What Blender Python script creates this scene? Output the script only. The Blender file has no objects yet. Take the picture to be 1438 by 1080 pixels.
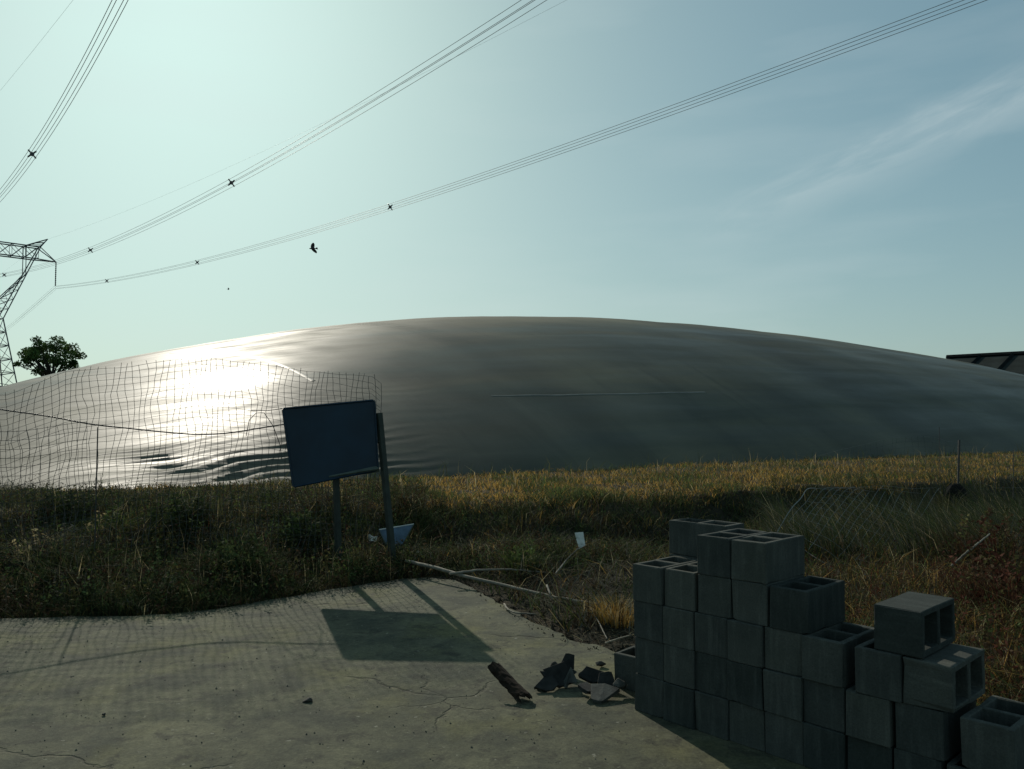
import bpy, math
import numpy as np
from mathutils import Vector, Matrix

# ------------------------------------------------------------------ scene, camera, sky, sun
S = bpy.context.scene
COL = S.collection
R = math.radians
F, PITCH, EYE = 1120.0, R(2.55), 1.6          # focal length in photo pixels, camera pitch, eye height
cp, sp_ = math.cos(PITCH), math.sin(PITCH)

cam_d = bpy.data.cameras.new('camera'); cam = bpy.data.objects.new('camera', cam_d); COL.objects.link(cam)
cam.location = (0, 0, EYE); cam.rotation_euler = (R(90) + PITCH, 0, 0)
cam_d.sensor_width = 36; cam_d.lens = F / 1438 * 36; cam_d.clip_end = 6000; cam_d.clip_start = .05
S.camera = cam
S.render.resolution_x, S.render.resolution_y = 1024, 769

SUN_AZ, SUN_EL = R(-23.5), R(28)              # left of straight ahead, above the horizon
sun_dir = Vector((math.sin(SUN_AZ) * math.cos(SUN_EL), math.cos(SUN_AZ) * math.cos(SUN_EL), math.sin(SUN_EL)))
W = bpy.data.worlds.new('World'); S.world = W; W.use_nodes = True
sd = bpy.data.lights.new('sun', 'SUN'); sd.energy = 3.1; sd.angle = R(.53); sd.color = (1, .93, .80)
so = bpy.data.objects.new('sun', sd); COL.objects.link(so); so.rotation_euler = sun_dir.to_track_quat('Z', 'Y').to_euler()
so.location = (-60, 140, 80)
vs = S.view_settings
vs.view_transform = 'Standard'; vs.look = 'None'; vs.gamma = 1; vs.use_curve_mapping = False; vs.exposure = 0.0


def ray(px, py):
    x, u = (px - 719) / F, (540 - py) / F
    return Vector((x, cp - u * sp_, sp_ + u * cp))


def at(px, py, Y):
    """The point on the sight line through a photo pixel at the distance Y in front of the camera."""
    d = ray(px, py)
    return Vector((0, 0, EYE)) + d * (Y / d.y)


def on_z(px, py, z=0.0):
    d = ray(px, py)
    return Vector((0, 0, EYE)) + d * ((z - EYE) / d.z)


def build_sky():
    nt = W.node_tree; nt.nodes.clear(); N = nt.nodes; L = nt.links
    out = N.new('ShaderNodeOutputWorld'); bg = N.new('ShaderNodeBackground')
    sky = N.new('ShaderNodeTexSky'); sky.sky_type = 'NISHITA'; sky.sun_disc = False
    sky.sun_elevation = SUN_EL; sky.sun_rotation = SUN_AZ
    sky.altitude = 30; sky.air_density = 1.0; sky.dust_density = 2.0; sky.ozone_density = 1.6
    tint = N.new('ShaderNodeMix'); tint.data_type = 'RGBA'; tint.blend_type = 'MULTIPLY'
    tint.inputs['Factor'].default_value = 1; tint.inputs['B'].default_value = (.785, 1.05, 1.035, 1)
    # the camera's shoulder: bright sky round the sun levels off instead of clipping
    den = N.new('ShaderNodeVectorMath'); den.operation = 'MULTIPLY_ADD'; den.inputs[1].default_value = (1 / 12.5,) * 3; den.inputs[2].default_value = (1, 1, 1)
    div = N.new('ShaderNodeVectorMath'); div.operation = 'DIVIDE'
    L.new(sky.outputs['Color'], den.inputs[0]); L.new(sky.outputs['Color'], div.inputs[0]); L.new(den.outputs[0], div.inputs[1])
    hz = N.new('ShaderNodeMix'); hz.data_type = 'RGBA'; hz.inputs['Factor'].default_value = .20; hz.inputs['B'].default_value = (3.4, 4.2, 4.2, 1)      # even thin haze in the air
    L.new(div.outputs[0], hz.inputs['A']); L.new(hz.outputs['Result'], tint.inputs['A'])
    # thin cirrus: noise stretched along a long band that crosses the right of the sky
    tc = N.new('ShaderNodeTexCoord')
    a, b = ray(1020, 325).normalized(), ray(1438, 135).normalized()
    nrm = a.cross(b).normalized(); mid = (a + b).normalized()
    dot = N.new('ShaderNodeVectorMath'); dot.operation = 'DOT_PRODUCT'; dot.inputs[1].default_value = nrm
    L.new(tc.outputs['Generated'], dot.inputs[0])
    al = (mid - nrm * mid.dot(nrm)).normalized().cross(nrm)
    mp = N.new('ShaderNodeMapping'); mp.vector_type = 'TEXTURE'
    rot = Matrix((al, nrm, al.cross(nrm))).transposed().to_euler()
    mp.inputs['Rotation'].default_value = rot; mp.inputs['Scale'].default_value = (.22, .055, .2)
    L.new(tc.outputs['Generated'], mp.inputs['Vector'])
    no = N.new('ShaderNodeTexNoise'); no.inputs['Scale'].default_value = 1.3; no.inputs['Detail'].default_value = 7
    no.inputs['Roughness'].default_value = .58; no.inputs['Distortion'].default_value = .5
    L.new(mp.outputs['Vector'], no.inputs['Vector'])

    def mth(op, x, y=None, clamp=False):
        m = N.new('ShaderNodeMath'); m.operation = op; m.use_clamp = clamp
        for i, q in enumerate((x, y)):
            if q is None: continue
            if isinstance(q, (int, float)): m.inputs[i].default_value = q
            else: L.new(q, m.inputs[i])
        return m.outputs[0]
    off = mth('ADD', dot.outputs['Value'], mth('MULTIPLY', mth('SUBTRACT', no.outputs['Fac'], .5), .09))
    band = mth('SUBTRACT', 1.0, mth('MULTIPLY', mth('ABSOLUTE', off), 1 / .045), True)
    band = mth('MULTIPLY', mth('POWER', band, 1.6), mth('MULTIPLY', mth('SUBTRACT', no.outputs['Fac'], .28), 2.2, True))
    d2 = N.new('ShaderNodeVectorMath'); d2.operation = 'DOT_PRODUCT'; d2.inputs[1].default_value = b; L.new(tc.outputs['Generated'], d2.inputs[0])
    c0, c1 = ray(960, 352).normalized().dot(b), ray(1200, 243).normalized().dot(b)
    band = mth('MULTIPLY', band, mth('DIVIDE', mth('SUBTRACT', d2.outputs['Value'], c0), c1 - c0, True))          # the streak thins out towards its ends
    no2 = N.new('ShaderNodeTexNoise'); no2.inputs['Scale'].default_value = 2.2; no2.inputs['Detail'].default_value = 6
    mp2 = N.new('ShaderNodeMapping'); mp2.inputs['Scale'].default_value = (1, 1, 5.5)
    L.new(tc.outputs['Generated'], mp2.inputs['Vector']); L.new(mp2.outputs['Vector'], no2.inputs['Vector'])
    veil = mth('MULTIPLY', mth('SUBTRACT', no2.outputs['Fac'], .50), 1.7, True)
    sx = N.new('ShaderNodeSeparateXYZ'); L.new(tc.outputs['Generated'], sx.inputs[0])
    low = mth('POWER', mth('SUBTRACT', 1.0, mth('ABSOLUTE', sx.outputs['Z']), True), 9.0)      # pale haze and thin cloud low over the horizon
    low = mth('MULTIPLY', low, mth('ADD', .28, mth('MULTIPLY', veil, .5)))
    fac = mth('ADD', mth('ADD', mth('MULTIPLY', band, .46), mth('MULTIPLY', veil, .36)), low, True)
    cl = N.new('ShaderNodeMix'); cl.data_type = 'RGBA'; L.new(fac, cl.inputs['Factor'])
    L.new(tint.outputs['Result'], cl.inputs['A']); cl.inputs['B'].default_value = (6.3, 7.1, 7.1, 1)
    L.new(cl.outputs['Result'], bg.inputs['Color']); bg.inputs['Strength'].default_value = .106
    L.new(bg.outputs['Background'], out.inputs['Surface'])


build_sky()

# ------------------------------------------------------------------ helpers
rng = np.random.default_rng(11)


def link(name, me, mat=None, parent=None):
    o = bpy.data.objects.new(name, me); COL.objects.link(o)
    if mat is not None and me is not None and not me.materials: me.materials.append(mat)
    if parent is not None: o.parent = parent
    return o


def tag(o, label=None, cat=None, group=None, kind=None):
    if label: o['label'] = label
    if cat: o['category'] = cat
    if group: o['group'] = group
    if kind: o['kind'] = kind
    return o


def thing(name, loc, label, cat, group=None):
    o = bpy.data.objects.new(name, None); COL.objects.link(o); o.location = loc; o.empty_display_size = .2
    return tag(o, label, cat, group)


def mesh_np(name, v, faces, cols=None, smooth=False):
    """v (N,3); faces: list of integer arrays (M,k), k = 3 or 4."""
    me = bpy.data.meshes.new(name); v = np.asarray(v, np.float32)
    me.vertices.add(len(v)); me.vertices.foreach_set('co', v.ravel())
    faces = [np.asarray(f, np.int32) for f in faces if len(f)]
    loops = np.concatenate([f.ravel() for f in faces])
    tot = np.concatenate([np.full(len(f), f.shape[1], np.int32) for f in faces])
    st = np.concatenate([[0], np.cumsum(tot)[:-1]]).astype(np.int32)
    me.loops.add(len(loops)); me.loops.foreach_set('vertex_index', loops)
    me.polygons.add(len(tot)); me.polygons.foreach_set('loop_start', st)
    me.polygons.foreach_set('use_smooth', np.full(len(tot), smooth))
    if cols is not None:
        c = np.ones((len(v), 4), np.float32); c[:, :3] = cols
        a = me.color_attributes.new('Col', 'FLOAT_COLOR', 'POINT'); a.data.foreach_set('color', c.ravel())
    me.update(calc_edges=True); me.validate()
    return me


class MB:
    """Collects vertices and faces; build() links them as one mesh object."""
    def __init__(s): s.v = []; s.q = []; s.t = []; s.n = 0
    def add(s, v, q=(), t=()):
        v = np.asarray(v, float); s.v.append(v)
        if len(q): s.q.append(np.asarray(q) + s.n)
        if len(t): s.t.append(np.asarray(t) + s.n)
        s.n += len(v)
    def box(s, c, size, M=None):
        a = np.array([(x, y, z) for x in (-.5, .5) for y in (-.5, .5) for z in (-.5, .5)]) * np.array(size)
        if M is not None: a = a @ np.array(M.to_3x3()).T
        s.add(a + np.array(c), [(0, 1, 3, 2), (4, 6, 7, 5), (0, 4, 5, 1), (2, 3, 7, 6), (0, 2, 6, 4), (1, 5, 7, 3)])
    def tube(s, pts, r, k=5, cap=True):
        P = np.asarray(pts, float); n = len(P); r = np.broadcast_to(np.asarray(r, float), (n,))
        T = np.gradient(P, axis=0); T /= np.linalg.norm(T, axis=1)[:, None] + 1e-12
        ref = np.array((0, 0, 1.)) if abs(T[:, 2]).mean() < .8 else np.array((1., 0, 0))
        A = np.cross(T, ref); A /= np.linalg.norm(A, axis=1)[:, None] + 1e-12; B = np.cross(A, T)
        an = np.arange(k) * 2 * np.pi / k
        V = (P[:, None] + r[:, None, None] * (np.cos(an)[None, :, None] * A[:, None] + np.sin(an)[None, :, None] * B[:, None])).reshape(-1, 3)
        i, j = np.meshgrid(np.arange(n - 1), np.arange(k), indexing='ij'); i = i.ravel(); j = j.ravel(); j2 = (j + 1) % k
        q = np.c_[i * k + j, i * k + j2, (i + 1) * k + j2, (i + 1) * k + j]
        t = []
        if cap:
            for z in range(1, k - 1): t += [(0, z + 1, z), ((n - 1) * k, (n - 1) * k + z, (n - 1) * k + z + 1)]
        s.add(V, q, t)
    def bar(s, a, b, w, k=4): s.tube([a, b], w * .707, k)
    def build(s, name, mat, parent=None, smooth=False, origin=None):
        v = np.concatenate(s.v); v = v - (np.array(origin) if origin is not None else 0)
        me = mesh_np(name, v, [np.concatenate(x) for x in (s.q, s.t) if x], smooth=smooth)
        o = link(name, me, mat, parent)
        if origin is not None and parent is None: o.location = origin
        return o


def wob(x, y, seed=0, wl=1.0, oct=4):
    """Cheap smooth noise in about -1..1."""
    g = np.random.default_rng(seed); r = np.zeros(np.broadcast(x, y).shape); a = 1.0; tot = 0
    for o in range(oct):
        for k in range(4):
            th = g.uniform(0, 6.283); ph = g.uniform(0, 6.283); w = wl / (2 ** o) * g.uniform(.75, 1.35)
            r = r + a * np.sin((x * math.cos(th) + y * math.sin(th)) * 6.283 / w + ph)
        tot += a * 2.0; a *= .5
    return r / tot


def sst(t): t = np.clip(t, 0, 1); return t * t * (3 - 2 * t)


# ------------------------------------------------------------------ materials
class NM:
    def __init__(s, name):
        s.m = bpy.data.materials.new(name); s.m.use_nodes = True; s.nt = s.m.node_tree; s.N = s.nt.nodes; s.L = s.nt.links
        s.b = s.N['Principled BSDF']; s.out = s.N['Material Output']
        s.tc = s.N.new('ShaderNodeTexCoord').outputs['Object']
    def noise(s, scale, detail=5, rough=.55, dist=0., vec=None, stretch=None):
        n = s.N.new('ShaderNodeTexNoise'); n.inputs['Scale'].default_value = scale; n.inputs['Detail'].default_value = detail
        n.inputs['Roughness'].default_value = rough; n.inputs['Distortion'].default_value = dist
        v = vec or s.tc
        if stretch:
            mp = s.N.new('ShaderNodeMapping'); mp.inputs['Scale'].default_value = stretch; s.L.new(v, mp.inputs['Vector']); v = mp.outputs['Vector']
        s.L.new(v, n.inputs['Vector']); return n.outputs['Fac']
    def ramp(s, fac, stops):
        r = s.N.new('ShaderNodeValToRGB'); e = r.color_ramp.elements
        while len(e) < len(stops): e.new(.5)
        for k, (p, c) in enumerate(stops): e[k].position = p; e[k].color = (*c, 1) if len(c) == 3 else c
        s.L.new(fac, r.inputs['Fac']); return r.outputs['Color']
    def val(s, fac, a, b, lo=0., hi=1.):
        m = s.N.new('ShaderNodeMapRange'); m.inputs['From Min'].default_value = a; m.inputs['From Max'].default_value = b
        m.inputs['To Min'].default_value = lo; m.inputs['To Max'].default_value = hi; s.L.new(fac, m.inputs['Value']); return m.outputs[0]
    def mix(s, f, a, b, mode='MIX'):
        m = s.N.new('ShaderNodeMix'); m.data_type = 'RGBA'; m.blend_type = mode
        for key, q in (('Factor', f), ('A', a), ('B', b)):
            if isinstance(q, (int, float)): m.inputs[key].default_value = q
            elif isinstance(q, tuple): m.inputs[key].default_value = (*q, 1)
            else: s.L.new(q, m.inputs[key])
        return m.outputs['Result']
    def math(s, op, a, b=0., clamp=False):
        m = s.N.new('ShaderNodeMath'); m.operation = op; m.use_clamp = clamp
        for i, q in enumerate((a, b)):
            if isinstance(q, (int, float)): m.inputs[i].default_value = q
            else: s.L.new(q, m.inputs[i])
        return m.outputs[0]
    def bump(s, h, strength=.3, dist=.01, prev=None):
        b = s.N.new('ShaderNodeBump'); b.inputs['Strength'].default_value = strength; b.inputs['Distance'].default_value = dist
        s.L.new(h, b.inputs['Height'])
        if prev: s.L.new(prev, b.inputs['Normal'])
        s.L.new(b.outputs['Normal'], s.b.inputs['Normal']); return b.outputs['Normal']
    def set(s, color=None, rough=None, metal=None, spec=None):
        for k, q in (('Base Color', color), ('Roughness', rough), ('Metallic', metal), ('Specular IOR Level', spec)):
            if q is None: continue
            if isinstance(q, tuple): s.b.inputs[k].default_value = (*q, 1)
            elif isinstance(q, (int, float)): s.b.inputs[k].default_value = q
            else: s.L.new(q, s.b.inputs[k])
        return s.m


def simple(name, c, rough=.7, scale=8, var=.3, metal=0., spec=.4, bump=.15):
    n = NM(name); f = n.noise(scale, 6); lo = tuple(x * (1 - var) for x in c); hi = tuple(min(1, x * (1 + var)) for x in c)
    col = n.ramp(f, [(.3, lo), (.7, hi)])
    if bump: n.bump(n.noise(scale * 6, 4), bump, .004)
    return n.set(col, rough, metal, spec)


def mat_slab():
    n = NM('worn_concrete')
    big = n.noise(.55, 6, .6, .3); mid = n.noise(2.6, 7, .65, .2); fine = n.noise(60, 4, .7); speck = n.noise(22, 3, .6)
    col = n.ramp(big, [(.30, (.058, .061, .040)), (.5, (.104, .103, .067)), (.72, (.158, .152, .094))])
    col = n.mix(n.val(mid, .44, .62), col, (.056, .060, .043))
    col = n.mix(n.math('MULTIPLY', n.val(n.noise(1.1, 6, .6), .50, .66), .55), col, (.145, .136, .054))      # dry moss and clay
    col = n.mix(n.math('MULTIPLY', n.val(n.noise(5.5, 8, .7, .4), .54, .62), .7), col, (.040, .040, .030))   # stains
    col = n.mix(.6, col, n.ramp(fine, [(.3, (.5, .5, .5)), (.7, (1.35, 1.35, 1.3))]), 'MULTIPLY')
    col = n.mix(.6, col, n.ramp(n.noise(16, 6, .7, .3), [(.34, (.55, .57, .55)), (.66, (1.3, 1.3, 1.22))]), 'MULTIPLY')
    col = n.mix(n.math('MULTIPLY', n.val(speck, .66, .72), .7), col, (.24, .235, .18))
    # cracks
    vo = n.N.new('ShaderNodeTexVoronoi'); vo.feature = 'DISTANCE_TO_EDGE'; vo.inputs['Scale'].default_value = .62
    dn = n.N.new('ShaderNodeTexNoise'); dn.inputs['Scale'].default_value = 2.2; dn.inputs['Detail'].default_value = 8; n.L.new(n.tc, dn.inputs['Vector'])
    vm = n.N.new('ShaderNodeVectorMath'); vm.operation = 'MULTIPLY_ADD'; n.L.new(dn.outputs['Color'], vm.inputs[0])
    vm.inputs[1].default_value = (.55, .55, 0); n.L.new(n.tc, vm.inputs[2]); n.L.new(vm.outputs[0], vo.inputs['Vector'])
    gate = n.val(n.noise(.8, 2), .50, .60)
    crack = n.math('MULTIPLY', n.val(vo.outputs['Distance'], .007, .001), gate)
    col = n.mix(n.math('MULTIPLY', crack, .55), col, (.045, .04, .03))
    h = n.math('ADD', n.math('MULTIPLY', mid, .6), n.math('SUBTRACT', n.math('MULTIPLY', fine, .25), crack))
    n.bump(h, .55, .02)
    return n.set(col, .92, spec=.2)


def mat_block(name='cement_block', dark=(.042, .047, .044), lite=(.072, .076, .069)):
    n = NM(name)
    oi = n.N.new('ShaderNodeObjectInfo'); rnd = oi.outputs['Random']
    off = n.N.new('ShaderNodeVectorMath'); off.operation = 'MULTIPLY_ADD'; off.inputs[1].default_value = (1, 1, 1)
    n.L.new(n.tc, off.inputs[0]); cmb = n.N.new('ShaderNodeCombineXYZ')
    for k in range(3): n.L.new(n.math('MULTIPLY', rnd, 31.0 + 17 * k), cmb.inputs[k])
    n.L.new(cmb.outputs[0], off.inputs[2]); v = off.outputs[0]
    f = n.noise(5, 6, .6, vec=v); g = n.noise(120, 3, .7, vec=v); st = n.noise(9, 4, .6, vec=v, stretch=(3.2, 3.2, .35))
    col = n.ramp(f, [(.28, dark), (.72, lite)])
    col = n.mix(n.math('MULTIPLY', n.val(st, .5, .68), .5), col, tuple(x * 1.45 for x in lite))
    col = n.mix(n.math('MULTIPLY', n.val(n.noise(3, 5, .6, vec=v), .55, .7), .45), col, (.045, .052, .043))
    col = n.mix(.5, col, n.ramp(g, [(.3, (.6, .6, .6)), (.7, (1.3, 1.3, 1.3))]), 'MULTIPLY')
    col = n.mix(1.0, col, n.ramp(rnd, [(0, (.62, .67, .65)), (.5, (.95, .96, .93)), (1, (1.30, 1.26, 1.16))]), 'MULTIPLY')
    n.bump(g, .6, .004)
    return n.set(col, .95, spec=.15)


def mat_dome():
    n = NM('geomembrane')
    mp = n.N.new('ShaderNodeMapping'); mp.vector_type = 'TEXTURE'; mp.inputs['Rotation'].default_value = (0, 0, math.atan2(.51, .86))   # along the long side
    n.L.new(n.tc, mp.inputs['Vector']); v = mp.outputs['Vector']
    st = n.noise(.16, 6, .6, .4, vec=v); dust = n.noise(.45, 7, .62, .3, vec=v, stretch=(.22, 1, 1)); band = n.noise(.9, 5, .55, .4, vec=v, stretch=(.16, 1, 1.4)); fine = n.noise(7, 5, .6)
    panel = n.noise(.30, 3, .5, .2, vec=v, stretch=(1, .14, .14))                      # sheets welded side by side, each a little different
    ge = n.N.new('ShaderNodeNewGeometry'); sx = n.N.new('ShaderNodeSeparateXYZ'); n.L.new(ge.outputs['Normal'], sx.inputs[0])
    flat = n.math('ADD', n.val(sx.outputs['Z'], .955, .990), n.math('MULTIPLY', n.math('SUBTRACT', dust, .5), .8), True)      # flatter sheet is rougher and paler: upper sheen put into the colour, dust-mottled
    col = n.ramp(st, [(.3, (.060, .062, .048)), (.7, (.094, .092, .068))])
    col = n.mix(n.math('MULTIPLY', n.val(dust, .48, .75), .5), col, (.15, .135, .090))
    col = n.mix(n.math('MULTIPLY', flat, .7), col, (.20, .185, .130))
    col = n.mix(.75, col, n.ramp(panel, [(.32, (.62, .64, .64)), (.68, (1.3, 1.28, 1.22))]), 'MULTIPLY')
    drip = n.noise(1.6, 6, .65, .3, vec=v, stretch=(1, .10, .10)); col = n.mix(n.math('MULTIPLY', n.val(drip, .56, .70), .35), col, (.045, .045, .036))
    rough = n.math('ADD', n.val(dust, .3, .72, .40, .50), n.math('ADD', n.val(band, .35, .68, -.06, .10), n.math('MULTIPLY', fine, .04)))
    rough = n.math('ADD', rough, n.math('MULTIPLY', flat, .26), True)
    b = n.bump(n.noise(.9, 4, .5, vec=v, stretch=(.40, 1, 1)), .14, .05)
    n.bump(fine, .10, .006, b)
    return n.set(col, rough, spec=.07)


def mat_leaf(name, trans=.35, rough=.8):
    n = NM(name); N, L = n.N, n.L
    a = N.new('ShaderNodeAttribute'); a.attribute_name = 'Col'
    n.set(a.outputs['Color'], rough, spec=.04)
    tr = N.new('ShaderNodeBsdfTranslucent'); L.new(a.outputs['Color'], tr.inputs['Color'])
    mx = N.new('ShaderNodeMixShader'); mx.inputs['Fac'].default_value = trans
    L.new(n.b.outputs[0], mx.inputs[1]); L.new(tr.outputs[0], mx.inputs[2]); L.new(mx.outputs[0], n.out.inputs['Surface'])
    return n.m


def mat_ground():
    n = NM('soil')
    a = n.noise(.5, 7, .6); b = n.noise(6, 7, .65); c = n.noise(45, 4, .7)
    col = n.ramp(a, [(.3, (.034, .029, .020)), (.55, (.055, .046, .030)), (.75, (.080, .068, .042))])
    col = n.mix(n.val(b, .45, .65), col, (.028, .027, .018))
    col = n.mix(n.math('MULTIPLY', n.val(c, .58, .68), .6), col, (.12, .105, .075))
    n.bump(n.math('ADD', b, n.math('MULTIPLY', c, .4)), .8, .05)
    return n.set(col, .97, spec=.1)


M = dict(slab=mat_slab(), block=mat_block(), dome=mat_dome(), ground=mat_ground(), grass=mat_leaf('grass_blade', .25), gold=mat_leaf('dry_grass_blade', .45), leaf=mat_leaf('tree_leaf', .35),
         wire=simple('dark_wire', (.055, .055, .05), .55, 20, metal=.3, bump=0), pale_wire=simple('galvanised_wire', (.17, .17, .15), .55, 20, metal=.2, bump=0),
         conductor=simple('aluminium_conductor', (.20, .21, .21), .6, 1, bump=0), steel=simple('galvanised_steel', (.10, .11, .11), .6, 1, metal=.2, bump=0),
         insulator=simple('dark_insulator', (.05, .05, .05), .4, 5, bump=0), board=simple('navy_sheet', (.005, .023, .043), .5, 2.5, .35, spec=.4, bump=.1),
         post=simple('green_post_paint', (.026, .034, .026), .65, 9, .35), rail=simple('pale_rail_paint', (.08, .10, .08), .65, 9, .3),
         wood=simple('weathered_wood', (.19, .17, .13), .85, 14, .4, bump=.4), bark=simple('brown_bark', (.022, .016, .011), .95, 12, .5, spec=.1, bump=.7),
         trunk=simple('tree_bark', (.06, .05, .04), .9, 6, .4), tile=simple('broken_tile', (.070, .072, .062), .95, 16, .5, bump=.5), tiled=simple('dark_tile', (.022, .022, .019), .9, 16, .5, bump=.5),
         white=simple('dirty_white', (.62, .60, .54), .8, 14, .18), blue=simple('faded_blue_plastic', (.08, .13, .19), .5, 10, .35),
         bird=simple('black_feather', (.02, .02, .02), .7, 30, .3, bump=0), seam=simple('weld_seam', (.13, .13, .108), .5, 3, .3, spec=.15, bump=0),
         roof=simple('dark_roof', (.022, .028, .026), .95, .6, .35, spec=.05, bump=0), roof_rib=simple('roof_rib', (.010, .012, .012), .95, 1, .3, spec=.05, bump=0),
         wall=simple('shed_wall', (.25, .25, .23), .9, 1, .2), stone=simple('dark_stone', (.05, .045, .035), .9, 20, .4, bump=.4), bag=simple('black_bag', (.014, .014, .014), .95, 15, .4, spec=.05, bump=.5))

# ------------------------------------------------------------------ ground
P0 = np.array((.677, 4.485)); SD = np.array((.682, -.731)); TD = np.array((.731, .682))       # block wall: left end, run, depth
slab_px = [(0, 868), (120, 866), (250, 862), (340, 850), (420, 836), (500, 822), (560, 813), (605, 811), (640, 814), (700, 845), (760, 879), (812, 900), (850, 910)]
edge = [tuple(on_z(*p)[:2]) for p in slab_px]
pb = lambda s, t: tuple(P0 + SD * s + TD * t)
edge = [(-9.0, 6.5)] + edge + [pb(-.5, .72), pb(.6, .74), pb(1.9, .80), pb(4.5, .9), (5.5, -3.5), (-9.0, -3.5)]
E0 = np.array(edge)


def poly_dist(x, y, poly):
    """Signed distance, negative inside."""
    x = np.asarray(x, float); y = np.asarray(y, float); d = np.full(x.shape, 1e9); ins = np.zeros(x.shape, bool)
    for i in range(len(poly)):
        a = poly[i]; b = poly[(i + 1) % len(poly)]; e = b - a
        t = np.clip(((x - a[0]) * e[0] + (y - a[1]) * e[1]) / (e @ e), 0, 1)
        d = np.minimum(d, np.hypot(x - a[0] - t * e[0], y - a[1] - t * e[1]))
        cr = ((a[1] > y) != (b[1] > y)) & (x < (b[0] - a[0]) * (y - a[1]) / (b[1] - a[1] + 1e-12) + a[0]); ins ^= cr
    return np.where(ins, -d, d)


KX = [-60, -8, -4, -2.4, -1.2, 0, 2, 3.2, 4.4, 7, 12, 30]
KB = [6.9, 6.9, 7.0, 7.9, 9.2, 9.6, 10.4, 11.5, 12.2, 13.0, 15.5, 24]
KC = [9.6, 9.6, 9.6, 10.0, 10.7, 11.1, 11.8, 12.3, 12.9, 14.0, 16.6, 26]
PLAT = .42


def zt(x, y):
    x = np.asarray(x, float); y = np.asarray(y, float)
    b = np.interp(x, KX, KB) + .18 * wob(x, y, 5, 2.2, 2); c = np.interp(x, KX, KC) + .30 * wob(x, y, 6, 1.6, 3)
    t = sst((y - b) / (c - b))
    d = poly_dist(x, y, E0)
    near = np.exp(-(np.maximum(np.hypot(x, y) - 16, 0) / 12) ** 2)
    z = PLAT * t + near * (.045 * wob(x, y, 1, 2.6) * (1 - .5 * t) + .02 * wob(x, y, 2, .7))
    mound = np.exp(-(((x - .35) / .9) ** 2 + ((y - 8.6) / .7) ** 2)) * .16 + np.exp(-(((x - 1.5) / .7) ** 2 + ((y - 7.6) / .8) ** 2)) * .15
    z = z - .09 * np.exp(-((y - b + .25) / .55) ** 2) * sst((x + .8) / 1.2) * sst((9 - x) / 3)          # ditch at the foot of the bank
    z = z + mound * (1 + .4 * wob(x, y, 3, .5)) + .06 * (x > 2.2) * sst((x - 2.2) / 1.5)
    out = sst((d - .02) / .55)
    return np.where(d < 0, -.09, 0) + np.where(d >= 0, (-.035 + out * (z + .055)), 0)


def axis(fine_a, fine_b, step, far_a, far_b):
    mid = list(np.arange(fine_a, fine_b + 1e-6, step)); lo = []; hi = []; s = step; p = fine_a
    while p > far_a: s *= 1.18; p -= s; lo.append(p)
    s = step; p = fine_b
    while p < far_b: s *= 1.18; p += s; hi.append(p)
    return np.array(lo[::-1] + mid + hi)


def build_ground():
    xs = axis(-9, 14, .11, -2500, 2500); ys = axis(2, 16, .11, -2000, 4000)
    X, Y = np.meshgrid(xs, ys, indexing='ij'); Z = zt(X, Y); nx, ny = X.shape
    i, j = np.meshgrid(np.arange(nx - 1), np.arange(ny - 1), indexing='ij'); i = i.ravel(); j = j.ravel()
    q = np.c_[i * ny + j, (i + 1) * ny + j, (i + 1) * ny + j + 1, i * ny + j + 1]
    o = link('ground', mesh_np('ground', np.c_[X.ravel(), Y.ravel(), Z.ravel()], [q], smooth=True), M['ground'])
    tag(o, 'bare brown soil and field rising in a low bank behind the concrete slab', kind='structure')


def build_slab():
    pts = []
    for i in range(len(edge)):
        a = np.array(edge[i]); b = np.array(edge[(i + 1) % len(edge)]); L = np.linalg.norm(b - a); n = max(1, int(L / .07)) if a[1] > 1 else max(1, int(L / .6))
        for k in range(n):
            p = a + (b - a) * k / n
            if a[1] > 1: p = p + .045 * np.array((wob(p[0], p[1], 21, .45), wob(p[0], p[1], 22, .4)))
            pts.append(p)
    P = np.array(pts); n = len(P)
    import bmesh
    bm = bmesh.new(); top = [bm.verts.new((*p, 0)) for p in P]; f = bm.faces.new(top)
    if f.normal.z < 0: f.normal_flip()
    ex = bmesh.ops.extrude_face_region(bm, geom=[f]); vs_ = [e for e in ex['geom'] if isinstance(e, bmesh.types.BMVert)]
    bmesh.ops.translate(bm, verts=vs_, vec=(0, 0, -.14)); bm.normal_update()
    bmesh.ops.recalc_face_normals(bm, faces=bm.faces[:])
    me = bpy.data.meshes.new('concrete_slab'); bm.to_mesh(me); bm.free()
    tag(link('pavement', me, M['slab']), 'worn pale concrete slab in front with cracks and stains', kind='structure')


build_ground(); build_slab()

# ------------------------------------------------------------------ inflated cover
DU = np.array((.86, .51)); DU /= np.linalg.norm(DU); DN = np.array((-DU[1], DU[0]))
D = dict(uc=27.27, Ll=34.58, Lr=42.07, W=23.28, H=6.55, pu=2.32, pn=2.275, q=.964, n0=14.6)


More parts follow.
